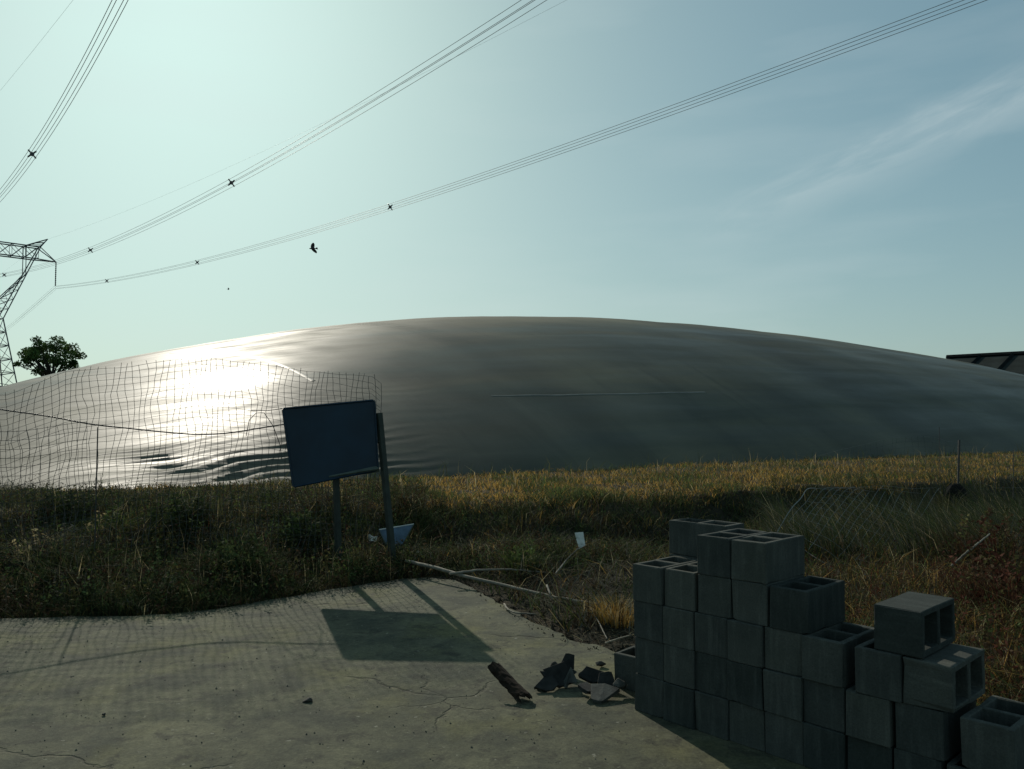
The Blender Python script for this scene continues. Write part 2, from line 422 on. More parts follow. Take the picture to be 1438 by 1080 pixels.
def dome_z(u, n):
    A = np.where(u < D['uc'], (u - D['uc']) / D['Ll'], (u - D['uc']) / D['Lr']); B = (n - D['n0'] - D['W']) / D['W']
    A = np.clip(A, -1, 1); B = np.clip(B, -1, 1)
    q = D['q'] + .17 * (1 - sst((u + 3) / 9.0))            # the near corner lies flatter along its foot
    z = PLAT + D['H'] * (1 - np.abs(A) ** D['pu']) * np.maximum(1 - np.abs(B) ** D['pn'], 0) ** q
    z = z + (.030 * wob(u, n, 31, 9, 2) + .008 * wob(u, n, 32, 2.6, 2)) * sst((z - PLAT) / 1.2)
    # tension folds low on the near corner, uneven in strength and spacing
    win = sst((u - .2) / 2.2) * sst((8.0 - u) / 3.5) * sst((n - 14.7) / .35) * sst((17.6 - n) / 1.6)
    ph = (n - 14.6 - .17 * u + .20 * wob(u, n, 33, 4.5, 3) + .03 * wob(u, n, 35, .9, 2)) * 6.283 / .36
    amp = .55 + .45 * wob(u * .5, n * 1.5, 34, 1.6, 2)
    win2 = sst((u - 1) / 3) * sst((10 - u) / 5) * sst((n - 16) / 1.5) * sst((21 - n) / 3)
    return z + win * .034 * amp * (1.25 - 2.2 * np.abs(np.sin(ph * .5)) + .35 * np.sin(ph * 1.7 + 1)) + win2 * .005 * amp * np.sin(ph * .8)


def dome_hit(px, py):
    d = ray(px, py); t = np.linspace(11, 75, 2600) / d.y
    x, y, z = d.x * t, d.y * t, EYE + d.z * t
    u = x * DU[0] + y * DU[1]; n = x * DN[0] + y * DN[1]; k = np.argmax(dome_z(u, n) > z)
    if dome_z(u, n).max() < PLAT or k == 0: k = np.argmax(dome_z(u, n) - z)
    return u[k], n[k]


def uv2w(u, n): return np.stack([u * DU[0] + n * DN[0], u * DU[1] + n * DN[1]], -1)


def build_dome():
    u = np.concatenate([np.arange(-7.31, 12, .16), np.linspace(12, 69.34, 150)])
    n = np.concatenate([np.arange(14.6, 20.5, .055), np.linspace(20.5, 61.16, 120)])
    U, Nn = np.meshgrid(u, n, indexing='ij'); Z = dome_z(U, Nn)
    rim = (U <= u[0] + 1e-6) | (U >= u[-1] - 1e-6) | (Nn <= n[0] + 1e-6) | (Nn >= n[-1] - 1e-6)
    Z = np.where(rim, PLAT - .25, Z); XY = uv2w(U, Nn); a, b = U.shape
    i, j = np.meshgrid(np.arange(a - 1), np.arange(b - 1), indexing='ij'); i = i.ravel(); j = j.ravel()
    q = np.c_[i * b + j, (i + 1) * b + j, (i + 1) * b + j + 1, i * b + j + 1]
    c = uv2w(np.array(30.), np.array(38.))
    root = thing('inflated_cover', (c[0], c[1], PLAT), 'huge dark grey inflated membrane dome shining in the low sun', 'dome')
    off = np.array((c[0], c[1], PLAT))
    link('membrane', mesh_np('membrane', np.c_[XY.reshape(-1, 2), Z.ravel()] - off, [q], smooth=True), M['dome'], root)

    def seam(us, ns, w=.07, lift=.018):
        us = np.asarray(us, float); ns = np.asarray(ns, float)
        g = np.gradient(np.c_[us, ns], axis=0); g /= np.linalg.norm(g, axis=1)[:, None] + 1e-9; s = np.c_[-g[:, 1], g[:, 0]] * w
        V = []
        for k, (sd_, lf) in enumerate(((-1, .002), (-.45, lift), (.45, lift), (1, .002))):
            uu, nn = us + s[:, 0] * sd_, ns + s[:, 1] * sd_
            V.append(np.c_[uv2w(uu, nn), dome_z(uu, nn) + lf])
        V = np.stack(V, 1).reshape(-1, 3) - off; m = len(us)
        i, j = np.meshgrid(np.arange(m - 1), np.arange(3), indexing='ij'); i = i.ravel(); j = j.ravel()
        link('weld_seam', mesh_np('weld_seam', V, [np.c_[i * 4 + j, (i + 1) * 4 + j, (i + 1) * 4 + j + 1, i * 4 + j + 1]], smooth=True), M['seam'], root)

    def seam_px(pts, **k):
        h = np.array([dome_hit(*p) for p in pts]); t = np.linspace(0, len(h) - 1, 60)
        seam(np.interp(t, np.arange(len(h)), h[:, 0]), np.interp(t, np.arange(len(h)), h[:, 1]), **k)
    seam_px([(240, 496), (290, 495), (340, 499), (380, 508), (415, 521), (440, 535)], w=.07, lift=.010)
    seam_px([(690, 556), (790, 555), (890, 553), (990, 551)], w=.035, lift=.006)


build_dome()

# ------------------------------------------------------------------ far shed, tree, pylon, lines, birds
def build_shed():
    A = at(1333, 503, 95); rd = Vector((.707, -.707, 0)); dn = Vector((-.707, -.707, 0)); L, HW, drop = 33.0, 8.0, 2.6
    root = thing('shed', (A.x, A.y, PLAT), 'long dark-roofed shed far behind the dome at the right edge', 'shed')
    O = Vector((A.x, A.y, PLAT)); hz = A.z - PLAT; step = 3.3; n = int(L / step)
    for sgn in (1, -1):
        for k in range(n):
            m = MB(); a = rd * (k * step + .06); b = rd * ((k + 1) * step - .06); e = dn * (sgn * (HW + .5)) - Vector((0, 0, drop * (HW + .5) / HW))
            top = Vector((0, 0, hz)); nn = Vector((0, 0, .12))
            c = [top + a, top + b, top + b + e, top + a + e]
            m.add([tuple(x) for x in c] + [tuple(x - nn) for x in c], [(0, 1, 2, 3), (7, 6, 5, 4), (0, 4, 5, 1), (1, 5, 6, 2), (2, 6, 7, 3), (3, 7, 4, 0)])
            m.build('roof_panel', M['roof'], root)
        for k in range(n + 1):
            m = MB(); a = rd * (k * step) + Vector((0, 0, hz + .05)); m.bar(a, a + dn * (sgn * (HW + .5)) - Vector((0, 0, drop * (HW + .5) / HW)), .32); m.build('roof_rib', M['roof_rib'], root)
    m = MB(); m.bar(Vector((0, 0, hz + .1)) - rd * .3, Vector((0, 0, hz + .1)) + rd * (n * step + .3), .42); m.build('ridge_cap', M['roof_rib'], root)
    ez = hz - drop; Lr = n * step
    for sgn in (1, -1):
        m = MB(); c = dn * (sgn * HW) + rd * (Lr / 2) + Vector((0, 0, ez / 2)); m.box(c, (Lr, .25, ez), Matrix.Rotation(-R(45), 3, 'Z')); m.build('side_wall', M['wall'], root)
    for s in (0.1, Lr - .1):
        m = MB(); a = rd * s; w = rd * .12
        pts = [dn * HW, dn * -HW, dn * -HW + Vector((0, 0, ez)), Vector((0, 0, hz - .15)), dn * HW + Vector((0, 0, ez))]
        v = [tuple(p + a - w) for p in pts] + [tuple(p + a + w) for p in pts]
        m.add(v, [(k, (k + 1) % 5, 5 + (k + 1) % 5, 5 + k) for k in range(5)], [(0, 2, 1), (0, 3, 2), (0, 4, 3), (5, 6, 7), (5, 7, 8), (5, 8, 9)]); m.build('gable_wall', M['wall'], root)


build_shed()


def leaf_cloud(c, size, cols, g):
    """Two-triangle leaves at centres c (N,3) with random orientation."""
    N = len(c); a = g.normal(size=(N, 3)); a /= np.linalg.norm(a, axis=1)[:, None]
    b = np.cross(a, g.normal(size=(N, 3))); b /= np.linalg.norm(b, axis=1)[:, None]; s = np.asarray(size).reshape(-1, 1)
    V = np.stack([c - a * s, c + b * s * .45, c + a * s, c - b * s * .45], 1).reshape(-1, 3)
    q = np.arange(N * 4).reshape(-1, 4)
    return V, q, np.repeat(cols, 4, 0)


def build_tree():
    g = np.random.default_rng(5); Y = 85.0
    base = at(73, 540, Y); base.z = PLAT - .1; top = at(70, 478, Y).z; bot = at(70, 537, Y).z
    root = thing('tree', tuple(base), 'round leafy dark green tree standing behind the left end of the dome', 'tree')
    H = top - base.z; hw = 3.95; cz = (top + bot) / 2 - base.z + .2; hz = (top - bot) / 2 + .3
    m = MB(); m.tube([(0, 0, -.2), (.1, 0, H * .3), (-.05, .05, H * .5), (.1, 0, H * .75)], [.34, .25, .18, .08], 8); m.build('trunk', M['trunk'], root, True)
    cents = []
    lm = MB()
    for k in range(36):
        th = g.uniform(0, 6.283); ph = math.asin(g.uniform(-.75, 1)); rr = g.uniform(.55, .92)
        c = np.array((math.cos(th) * math.cos(ph) * hw * rr, math.sin(th) * math.cos(ph) * hw * rr, cz + math.sin(ph) * hz * rr)); cents.append((c, g.uniform(.4, .85)))
        s0 = np.array((0, 0, H * g.uniform(.38, .62))); lm.tube([s0, (s0 + c) / 2 + np.array((0, 0, .25)), c], [.10, .06, .02], 5)
    for k in range(7):
        c = np.array((g.normal() * .9, g.normal() * .9, cz + g.normal() * .5)); cents.append((c, .9))
    lm.build('limb', M['trunk'], root, True)
    C = []; K = []
    for c, r in cents:
        n = int(210 * r); d = g.normal(size=(n, 3)); d /= np.linalg.norm(d, axis=1)[:, None]; C.append(c + d * (r * g.uniform(.15, 1, (n, 1)) ** .5) * np.array((1, 1, .72)))
        b = np.array((.055, .095, .028)) * g.uniform(.6, 1.5); K.append(b * g.uniform(.6, 1.5, (n, 1)))
    C = np.concatenate(C); K = np.concatenate(K)
    V, q, cc = leaf_cloud(C, g.uniform(.08, .21, len(C)), K, g)
    link('crown', mesh_np('crown', V, [q], cc), M['leaf'], root)


build_tree()

LD = np.array((.7071, -.7071)); AD = np.array((.7071, .7071)); SP = 14.9           # line run towards the camera side, cross-arm direction, phase spacing
TIP = np.array(at(78, 394, 160)[:2]); TC = TIP - AD * SP                            # pylon centre in plan


RUN = {1: (-.502, 1.386, -8.987, 3.522), 0: (.629, 1.802, -12.5, 5.6), -1: (-5.606, 6.635, -12.5, 5.6)}      # drift and sag of each bundle per 100 m


def line_z(t, k=1): return 28.34 + (RUN[k][2] * t / 100 + RUN[k][3] * (t / 100) ** 2 if t >= 0 else .16 * t + .0004 * t * t)
def drift(t, k): t = np.maximum(t, 0) / 100; return RUN[k][0] * t + RUN[k][1] * t * t


def build_lines():
    names = {1: ('lowest right-hand bundle of four power cables crossing the sky', [150, 277, 548]), 0: ('middle bundle of four power cables running overhead', [6, 127, 325]), -1: ('steep left-hand bundle of four power cables in the corner of the sky', [45])}
    def t_at(o2, px, k):                      # where along the line a pixel column is crossed
        c = (px - 719) / F / cp; ts = np.linspace(-5, 230, 8000); bw = drift(ts, k); X = o2[0] + LD[0] * ts - AD[0] * bw; Y = o2[1] + LD[1] * ts - AD[1] * bw
        zz = np.array([line_z(q, k) for q in ts]) - EYE; return float(ts[np.argmin(np.abs((px - 719) / F - X / (Y * cp + zz * sp_)))])
    for k in (1, 0, -1):
        o2 = TC + AD * (k * SP); root = thing('power_line', (o2[0], o2[1], line_z(0)), names[k][0], 'cable', 'bundles of overhead power cables'); O = np.array((o2[0], o2[1], line_z(0)))
        ts = np.concatenate([np.linspace(-260, 0, 40), np.linspace(2, 250, 90)])
        for sa in (-.225, .225):
            for sz in (-.225, .225):
                m = MB(); m.tube([(*(LD * t + AD * (sa - drift(t, k))), line_z(t, k) + sz - O[2]) for t in ts], .017, 4); m.build('wire', M['conductor'], root)
        for t in [t_at(o2, q, k) for q in names[k][1]] + [-60]:
            m = MB(); c = np.array((*(LD * t - AD * drift(t, k)), line_z(t, k) - O[2])); ax = np.array((*AD, 0)); zz = np.array((0, 0, 1))
            for a, b in ((1, 1), (1, -1)):
                v = (ax * a + zz * b) * .27; m.bar(c - v, c + v, .085)
            m.tube([c - np.array((*LD, 0)) * .06, c + np.array((*LD, 0)) * .06], .15, 8); m.build('spacer', M['insulator'], root)
    for k, lab in ((1, 'single thin earth wire faintly seen beside the middle cable bundle'), (-1, 'single thin earth wire faintly seen at the far upper left')):
        o2 = TC + AD * (k * 13.3); z0 = 37.9; m = MB()
        m.tube([(*(o2 + LD * t - AD * .00013 * max(t, 0) ** 2), z0 - 5.2 + .00022 * (t - 154) ** 2 if t > 0 else z0 + .06 * t) for t in np.concatenate([np.linspace(-260, 0, 30), np.linspace(2, 330, 70)])], .008, 4)
        tag(m.build('earth_wire', M['conductor'], origin=(o2[0], o2[1], z0)), lab, 'wire', 'thin earth wires above the power cables')


build_lines()


def build_pylon():
    root = thing('transmission_pylon', (TC[0], TC[1], PLAT - .3), 'lattice steel transmission pylon cut off by the left edge', 'pylon')
    ax = np.array((*AD, 0)); ay = np.array((*LD, 0)); az = np.array((0, 0, 1.))
    P = lambda x, y, z: ax * x + ay * y + az * z
    z1, z2, z3, z4 = 20.8, 33.4, 35.8, 37.8          # waist, arm bottom, arm top, peak

    def bar_(m, a, b, wd): m.bar(a, b, wd * .62)

    def lattice(m, A0, A1, B0, B1, n, w):
        for k in range(n):
            a, b = A0 + (A1 - A0) * k / n, A0 + (A1 - A0) * (k + 1) / n; c, d = B0 + (B1 - B0) * k / n, B0 + (B1 - B0) * (k + 1) / n
            bar_(m, a, d, w); bar_(m, c, b, w); bar_(m, b, d, w)
    cor = [(-1, -1), (1, -1), (1, 1), (-1, 1)]
    lo = [P(8.6 * a, 7.4 * b, 0) for a, b in cor]; wa = [P(5.4 * a, 2.6 * b, z1) for a, b in cor]
    for a, b in zip(lo, wa): m = MB(); bar_(m, a, b, .30); m.build('leg', M['steel'], root)
    m = MB()
    for k in range(4): lattice(m, lo[k], wa[k], lo[(k + 1) % 4], wa[(k + 1) % 4], 8, .13)
    m.build('body_bracing', M['steel'], root)
    m = MB()
    for k in range(4): f = .37; a = lo[k] + (wa[k] - lo[k]) * f; b = lo[(k + 1) % 4] + (wa[(k + 1) % 4] - lo[(k + 1) % 4]) * f; bar_(m, a, b, .34)
    m.build('horizontal_frame', M['steel'], root)
    for s in (-1, 1):
        m = MB(); out = [P(s * 5.4, y, z1) for y in (-2.6, 2.6)]; inn = [P(s * 2.2, y, z1 + .4) for y in (-2.2, 2.2)]
        to = [P(s * 11.8, y, z3) for y in (-1.1, 1.1)]; ti = [P(s * 9.3, y, z2 - 3.4) for y in (-1.2, 1.2)]
        for a, b in zip(out, to): bar_(m, a, b, .30)
        for a, b in zip(inn, ti): bar_(m, a, b, .20)
        for k in (0, 1): lattice(m, out[k], out[k] + (to[k] - out[k]) * .66, inn[k], ti[k], 5, .11)
        for k, y in enumerate((-1.1, 1.1)): bar_(m, ti[k], P(s * 9.3, y, z3), .2)
        m.build('window_arm', M['steel'], root)
        m = MB()
        for y in (-1, 1):
            bar_(m, P(s * 11.8, y, z3), P(s * 13.3, 0, z4), .22); bar_(m, P(s * 9.3, y, z3), P(s * 13.3, 0, z4), .22)
            for q in (.3, .6): bar_(m, P(s * (11.8 + 1.5 * q), y * (1 - q), z3 + 2 * q), P(s * (9.3 + 4.0 * (q - .15)), y * (1 - q), z3 + 2 * (q - .15)), .12)
        m.build('earth_wire_peak', M['steel'], root)
        m = MB()
        for y in (-1, 1): bar_(m, P(s * 11.8, y, z3), P(s * SP, 0, z2), .22); bar_(m, P(s * 11, y, z2), P(s * SP, 0, z2), .26)
        m.build('arm_tip', M['steel'], root)
    m = MB()
    for y in (-1, 1):
        bar_(m, P(-11.8, y, z3), P(11.8, y, z3), .28); bar_(m, P(-11.3, y, z2), P(11.3, y, z2), .28)
        lattice(m, P(-11.5, y, z3), P(11.5, y, z3), P(-11.5, y, z2), P(11.5, y, z2), 10, .12)
    for x in np.linspace(-9, 9, 10): bar_(m, P(x, -1, z2), P(x, 1, z2), .12); bar_(m, P(x, -1, z3), P(x, 1, z3), .12)
    m.build('cross_arm', M['steel'], root)
    zc = line_z(0) - PLAT + .3 + .3
    for k in (-1, 0, 1):
        m = MB(); n = 26; zs = np.linspace(z2, zc, n); m.tube([P(SP * k, 0, z) for z in zs], np.where(np.arange(n) % 2, .15, .07), 8); m.build('insulator_string', M['insulator'], root)


build_pylon()


def bird(loc, span, yaw, label):
    root = thing('bird', tuple(loc), label, 'bird', 'birds in flight'); s = span; Rz = Matrix.Rotation(yaw, 3, 'Z') @ Matrix.Rotation(R(58), 3, 'X') @ Matrix.Rotation(R(-8), 3, 'Y')
    n = 9; xs = np.linspace(-.36, .36, n); rr = np.array([.004, .035, .07, .088, .088, .075, .058, .05, .008])
    m = MB(); m.tube([Rz @ Vector((x * s, 0, .02 * s * math.sin(x * 6))) for x in xs], rr * s, 8); m.build('body', M['bird'], root, True)
    for sg in (-1, 1):
        m = MB(); pr = [(0, .16, -.16, 0), (.16, .19, -.20, .08), (.30, .12, -.22, .12), (.40, -.02, -.20, .12), (.44, -.12, -.17, .10)]
        v = []
        for y, a, b, z in pr:
            for x, dz in ((a, 0), (b, 0), (b, -.012), (a, -.012)): v.append(tuple(Rz @ Vector((x * s, sg * y * s, (z + dz) * s))))
        q = [(i * 4 + k, i * 4 + (k + 1) % 4, i * 4 + 4 + (k + 1) % 4, i * 4 + 4 + k) for i in range(4) for k in range(4)]
        m.add(v, q); m.build('wing', M['bird'], root)
    m = MB(); v = [Rz @ Vector(p) * s for p in ((-.30, -.03, 0), (-.30, .03, 0), (-.50, .10, .01), (-.50, -.10, .01))]
    m.add([tuple(p) for p in v] + [tuple(p + Vector((0, 0, -.012 * s))) for p in v], [(0, 1, 2, 3), (7, 6, 5, 4), (0, 4, 5, 1), (1, 5, 6, 2), (2, 6, 7, 3), (3, 7, 4, 0)]); m.build('tail', M['bird'], root)


bird(at(439, 349, 20), .32, R(160), 'small black bird flying above the left of the dome')
bird(at(321, 406, 120), .50, R(20), 'tiny distant bird, a mere dot below the cables')

# ------------------------------------------------------------------ concrete block stack
BL, BW, BH = .392, .1945, .1995
RP, CP = .2005, .1965                       # course height, column pitch


def block_mesh(seed):
    """A hollow block with two tapered cores; length along Y, cores along Z, origin at the centre of its base."""
    import bmesh
    g = np.random.default_rng(seed); t = .030
    ys = [-BL / 2, -BL / 2 + t, -t / 2, t / 2, BL / 2 - t, BL / 2]; xs = [-BW / 2, -BW / 2 + t, BW / 2 - t, BW / 2]
    bm = bmesh.new(); V = {}
    for z, ins in ((0, 0.), (1, .004)):
        for i, x in enumerate(xs):
            for j, y in enumerate(ys):
                xx, yy = x, y
                if i == 1: xx += -ins
                if i == 2: xx += ins
                V[z, i, j] = bm.verts.new((xx, yy, z * BH))
    hole = {(1, 1), (1, 3)}
    for z in (0, 1):
        for i in range(3):
            for j in range(5):
                if (i, j) in hole: continue
                f = [V[z, i, j], V[z, i + 1, j], V[z, i + 1, j + 1], V[z, i, j + 1]]; bm.faces.new(f if z else f[::-1])
    def wall(a, b): bm.faces.new([V[0, *a], V[0, *b], V[1, *b], V[1, *a]])
    for i in range(3): wall((i, 0), (i + 1, 0)); wall((i + 1, 5), (i, 5))
    for j in range(5): wall((3, j), (3, j + 1)); wall((0, j + 1), (0, j))
    for i, j in hole: wall((i + 1, j), (i, j)); wall((i, j + 1), (i + 1, j + 1)); wall((i, j), (i, j + 1)); wall((i + 1, j + 1), (i + 1, j))
    bmesh.ops.recalc_face_normals(bm, faces=bm.faces[:])
    sharp = [e for e in bm.edges if e.calc_face_angle(0) > .6]
    bmesh.ops.bevel(bm, geom=sharp, offset=.004, segments=1, affect='EDGES', profile=.5)
    for v in bm.verts: v.co += Vector(g.normal(size=3) * .0008)
    bm.verts.ensure_lookup_table(); ctr = Vector((0, 0, BH / 2))
    for _ in range(5):                       # knocked-off corners and edges
        cand = [v for v in bm.verts if abs(v.co.x) > BW / 2 - .008 or abs(v.co.y) > BL / 2 - .008]
        q = cand[g.integers(len(cand))].co.copy(); r = g.uniform(.010, .024)
        for v in bm.verts:
            d = (v.co - q).length
            if d < r: v.co += (ctr - v.co).normalized() * (r - d) * .55
    me = bpy.data.meshes.new('concrete_block'); bm.to_mesh(me); bm.free(); me.materials.append(M['block']); return me


BM = [block_mesh(k) for k in range(9)]
WANG = math.atan2(SD[1], SD[0])              # block local X runs along the wall, local Y into its depth
ORD = ['first', 'second', 'third', 'fourth', 'fifth', 'sixth', 'seventh', 'eighth', 'ninth', 'tenth']
ROWN = ['bottom', 'second', 'third', 'fourth', 'top']


def block(s, t, r, label, side=False, yaw=0., stretch=False, z=None):
    o = bpy.data.objects.new('concrete_block', BM[rng.integers(9)]); COL.objects.link(o)
    p = P0 + SD * s + TD * t; zz = r * RP if z is None else z
    a = WANG + yaw + (R(90) if stretch else 0) + (math.pi if rng.random() < .5 and not side else 0)
    if side:            # cores lie along the wall
        o.matrix_world = Matrix.Translation((p[0], p[1], zz + BW / 2)) @ Matrix.Rotation(a, 4, 'Z') @ Matrix.Rotation(R(90), 4, 'Y') @ Matrix.Translation((0, 0, -BH / 2))
    else:
        o.matrix_world = Matrix.Translation((p[0], p[1], zz)) @ Matrix.Rotation(a, 4, 'Z')
    return tag(o, label, 'block', 'stacked hollow concrete blocks')


rows = [
    [0, .197, .394, .592, .789, .986, 1.185, 1.39, 1.60, 1.80],
    [0, .195, .393, .590, .788, .985, 1.190, 1.40, 1.655],
    [0, .196, .394, .592, .789, .986, 1.236, 1.436],
    [0, .203, .413, .611, .820],
    [.413, .611]]
for r, row in enumerate(rows):
    for k, s0 in enumerate(row):
        j = lambda a: rng.uniform(-a, a)
        if r == 2 and k == 7: lab = 'concrete block on its side, two holes open to the right, under the lone block'
        elif r == 2 and k == 5: lab = 'open-topped concrete block just left of the narrow dark gap in the third course'
        elif r == 1 and k == 8: lab = 'open-topped concrete block at the low right end of the wall'
        elif r == 4: lab = ('narrow-faced concrete block on top of the wall, left of the topmost right block', 'topmost right concrete block with open holes and its side showing')[k]
        else: lab = f'{ORD[k]} concrete block from the left in the {ROWN[r]} course of the stacked wall'
        sd_ = (r == 2 and k == 7)
        w = BH if sd_ else BW
        block(s0 + w / 2 + j(.0008), BL / 2 + j(.011), r, lab, side=sd_, yaw=R(j(.25)) if k != 8 else R(-1.0))
block(1.318 + BH / 2, BL / 2 + .004, 3, 'lone smooth-topped concrete block on its side at the right of the wall', side=True, z=3 * RP + .0005)
for r in range(5):
    block(-.06 + BL / 2, BL + .02 + BW / 2 + (.004 if r == 4 else rng.uniform(0, .004)), r, 'concrete block set back behind the left top of the wall, highest at the back' if r == 4 else f'concrete block in the {ROWN[r]} course of the back row, hidden behind the wall', stretch=True)
block(-.245, .42, 0, 'single dark concrete block on the slab at the left foot of the wall', yaw=R(4))

# ------------------------------------------------------------------ sign board
def build_sign():
    base = on_z(553, 800, .02); Y = base.y
    root = thing('sign_board', tuple(base), 'leaning dark blue sign board on green posts beside the wire fence', 'sign'); O = np.array(base)
    Yb = Y - .03
    c = [np.array(at(*p)) for p in ((397, 574, Yb - .10), (526, 562, Yb), (531, 660, Yb), (412, 684, Yb - .10))]
    dv = np.array((.0, .028, 0)); m = MB()
    m.add([p - O for p in c] + [p + dv - O for p in c], [(0, 1, 2, 3), (7, 6, 5, 4), (0, 4, 5, 1), (1, 5, 6, 2), (2, 6, 7, 3), (3, 7, 4, 0)]); m.build('panel', M['board'], root)
    for k in range(4):                                   # folded rim
        m = MB(); a, b = c[k] - O, c[(k + 1) % 4] - O; e = (b - a) / np.linalg.norm(b - a) * .012; sh = np.array((0, -.006, 0)); m.bar(a + sh + e, b + sh - e, .015); m.build('rim', M['board'], root)
    m = MB(); t = np.array(at(532, 580, Y)) - O; m.tube([np.array((0, 0, -.3)) - t * .0, np.zeros(3), t * .5, t], .040, 4); m.build('post', M['post'], root)
    fr = np.array(at(469, 664, Yb + .05)) - O; to = np.array(at(476, 750, Yb + .07)) - O; m = MB(); m.bar(fr + np.array((0, 0, .45)), to + np.array((0, 0, -.25)), .052); m.build('post', M['post'], root)
    a, b = np.array(at(464, 666, Yb + .02)) - O, np.array(at(533, 655, Yb + .04)) - O; m = MB(); m.bar(a + np.array((0, -.05, -.02)), b + np.array((0, -.035, -.02)), .05); m.build('rail', M['rail'], root)
    m = MB(); m.bar(np.array(at(522, 620, Yb + .03)) - O, np.array(at(538, 620, Y)) - O, .03); m.build('bracket', M['post'], root)
    return Y


SIGN_Y = build_sign()

# ------------------------------------------------------------------ wire fences
FA = np.array(at(537, 600, SIGN_Y + .22)[:2]); FB = np.array((-6.6, 7.25)); FD = (FB - FA) / np.linalg.norm(FB - FA); FN = np.array((-FD[1], FD[0]))


def fence_hit(px, py):
    d = ray(px, py); t = (FA @ FN) / (d.x * FN[0] + d.y * FN[1]); p = Vector((0, 0, EYE)) + d * t
    return (np.array(p[:2]) - FA) @ FD, p.z


def build_fence():
    L = np.linalg.norm(FB - FA)
    top = np.array([fence_hit(*p) for p in ((537, 545), (532, 530), (470, 522), (430, 521), (400, 516), (347, 508), (300, 503), (275, 501), (230, 506), (195, 511), (140, 516), (95, 521), (50, 538), (12, 552), (-60, 556), (-200, 556))])
    zt_ = lambda s: np.interp(s, top[:, 0], top[:, 1])
    root = thing('wire_fence', (FA[0], FA[1], 0), 'sagging dark wire mesh fence standing in the weeds left of the sign', 'fence')

    def P(s, z, k=0.):
        b = .07 * wob(s, z, 41, 2.2, 2) + .012 * wob(s, z, 42, .3, 2)
        ss = s + .020 * wob(s, z, 43, .9, 2) + .006 * wob(s, z, 47, .2, 2); xy = FD * ss + FN * b
        return (xy[0], xy[1], z)
    gz = lambda s: float(zt(FA[0] + FD[0] * s, FA[1] + FD[1] * s))
    g = np.random.default_rng(8); cell = .062
    for k in range(int(L / cell)):
        s = .02 + k * cell; z1, z0 = zt_(s) + g.uniform(-.015, .03), gz(s) - .02
        m = MB(); m.tube([P(s + .015 * math.sin(i * .9 + k), z) for i, z in enumerate(np.linspace(z0, z1, 22))], .0029, 3, False); m.build('vertical_wire', M['wire'], root)
    for k in range(31):
        a, b = (.02, L - .02)
        pts = []
        for s in np.arange(a, b, .10):
            z = zt_(s) - .01 - k * cell + .012 * wob(s, k * 3., 44, .8, 2)
            if z > gz(s): pts.append(P(s, z))
        if len(pts) > 3: m = MB(); m.tube(pts, .0019, 3, False); m.build('horizontal_wire', M['wire'], root)
    m = MB(); cpts = [fence_hit(*p) for p in ((-120, 560), (0, 575), (60, 583), (130, 597), (200, 604), (270, 611), (320, 609), (360, 602), (400, 596), (430, 592))]
    xs = np.array([p[0] for p in cpts])[::-1]; zs = np.array([p[1] for p in cpts])[::-1]; sq = np.linspace(xs[0], xs[-1], 70); zq = np.interp(sq, xs, zs); zq = np.convolve(np.pad(zq, 3, 'edge'), np.ones(7) / 7, 'valid')
    m.tube([tuple(np.array(P(s, z)) + np.array((*(FN * -.02), 0))) for s, z in zip(sq, zq)], .0075, 6); m.build('cable', M['insulator'], root)
    for pts in (((346, 612), (350, 590), (360, 580), (372, 580), (384, 598), (392, 625), (395, 645)), ((352, 576), (375, 577), (398, 574))):
        h = [fence_hit(*p) for p in pts]; m = MB(); m.tube([P(a, b) for a, b in h], .004, 4); m.build('loose_wire', M['wire'], root)
    for px in (138, -60):
        s = fence_hit(px, 650)[0]; z0 = gz(s) - .25; zz = fence_hit(px, {20: 585, 138: 600, 258: 640, -60: 560}[px])[1]
        m = MB(); m.tube([np.array(P(s, z0)) + np.array((*(FN * .03), 0)), np.array(P(s + .02, zz)) + np.array((*(FN * .03), 0))], .006, 6); m.build('stake', M['wire'], root)
    # second loose panel overlapping on the left
    root = thing('overlapping_fence', (FA[0], FA[1], 0), 'second loose wire mesh panel overlapping the fence at the far left', 'fence'); tilt = .09
    a0, a1 = fence_hit(135, 620)[0], fence_hit(-150, 620)[0]
    tz = lambda s: 1.56 - .05 * (s - a0) + .03 * math.sin(s * 5)
    Q = lambda s, z: tuple(np.array(P(s + tilt * (z - .8), z)) + np.array((*(FN * .12), 0)))
    for k in range(int((a1 - a0) / .085)):
        s = a0 + k * .085; m = MB(); m.tube([Q(s, z) for z in np.linspace(gz(s) - .02, tz(s), 16)], .0024, 3, False); m.build('vertical_wire', M['wire'], root)
    for k in range(15):
        pts = [Q(s, tz(s) - .01 - k * .085) for s in np.arange(a0, a1, .1) if tz(s) - k * .085 > gz(s)]
        if len(pts) > 3: m = MB(); m.tube(pts, .0024, 3, False); m.build('horizontal_wire', M['wire'], root)


build_fence()


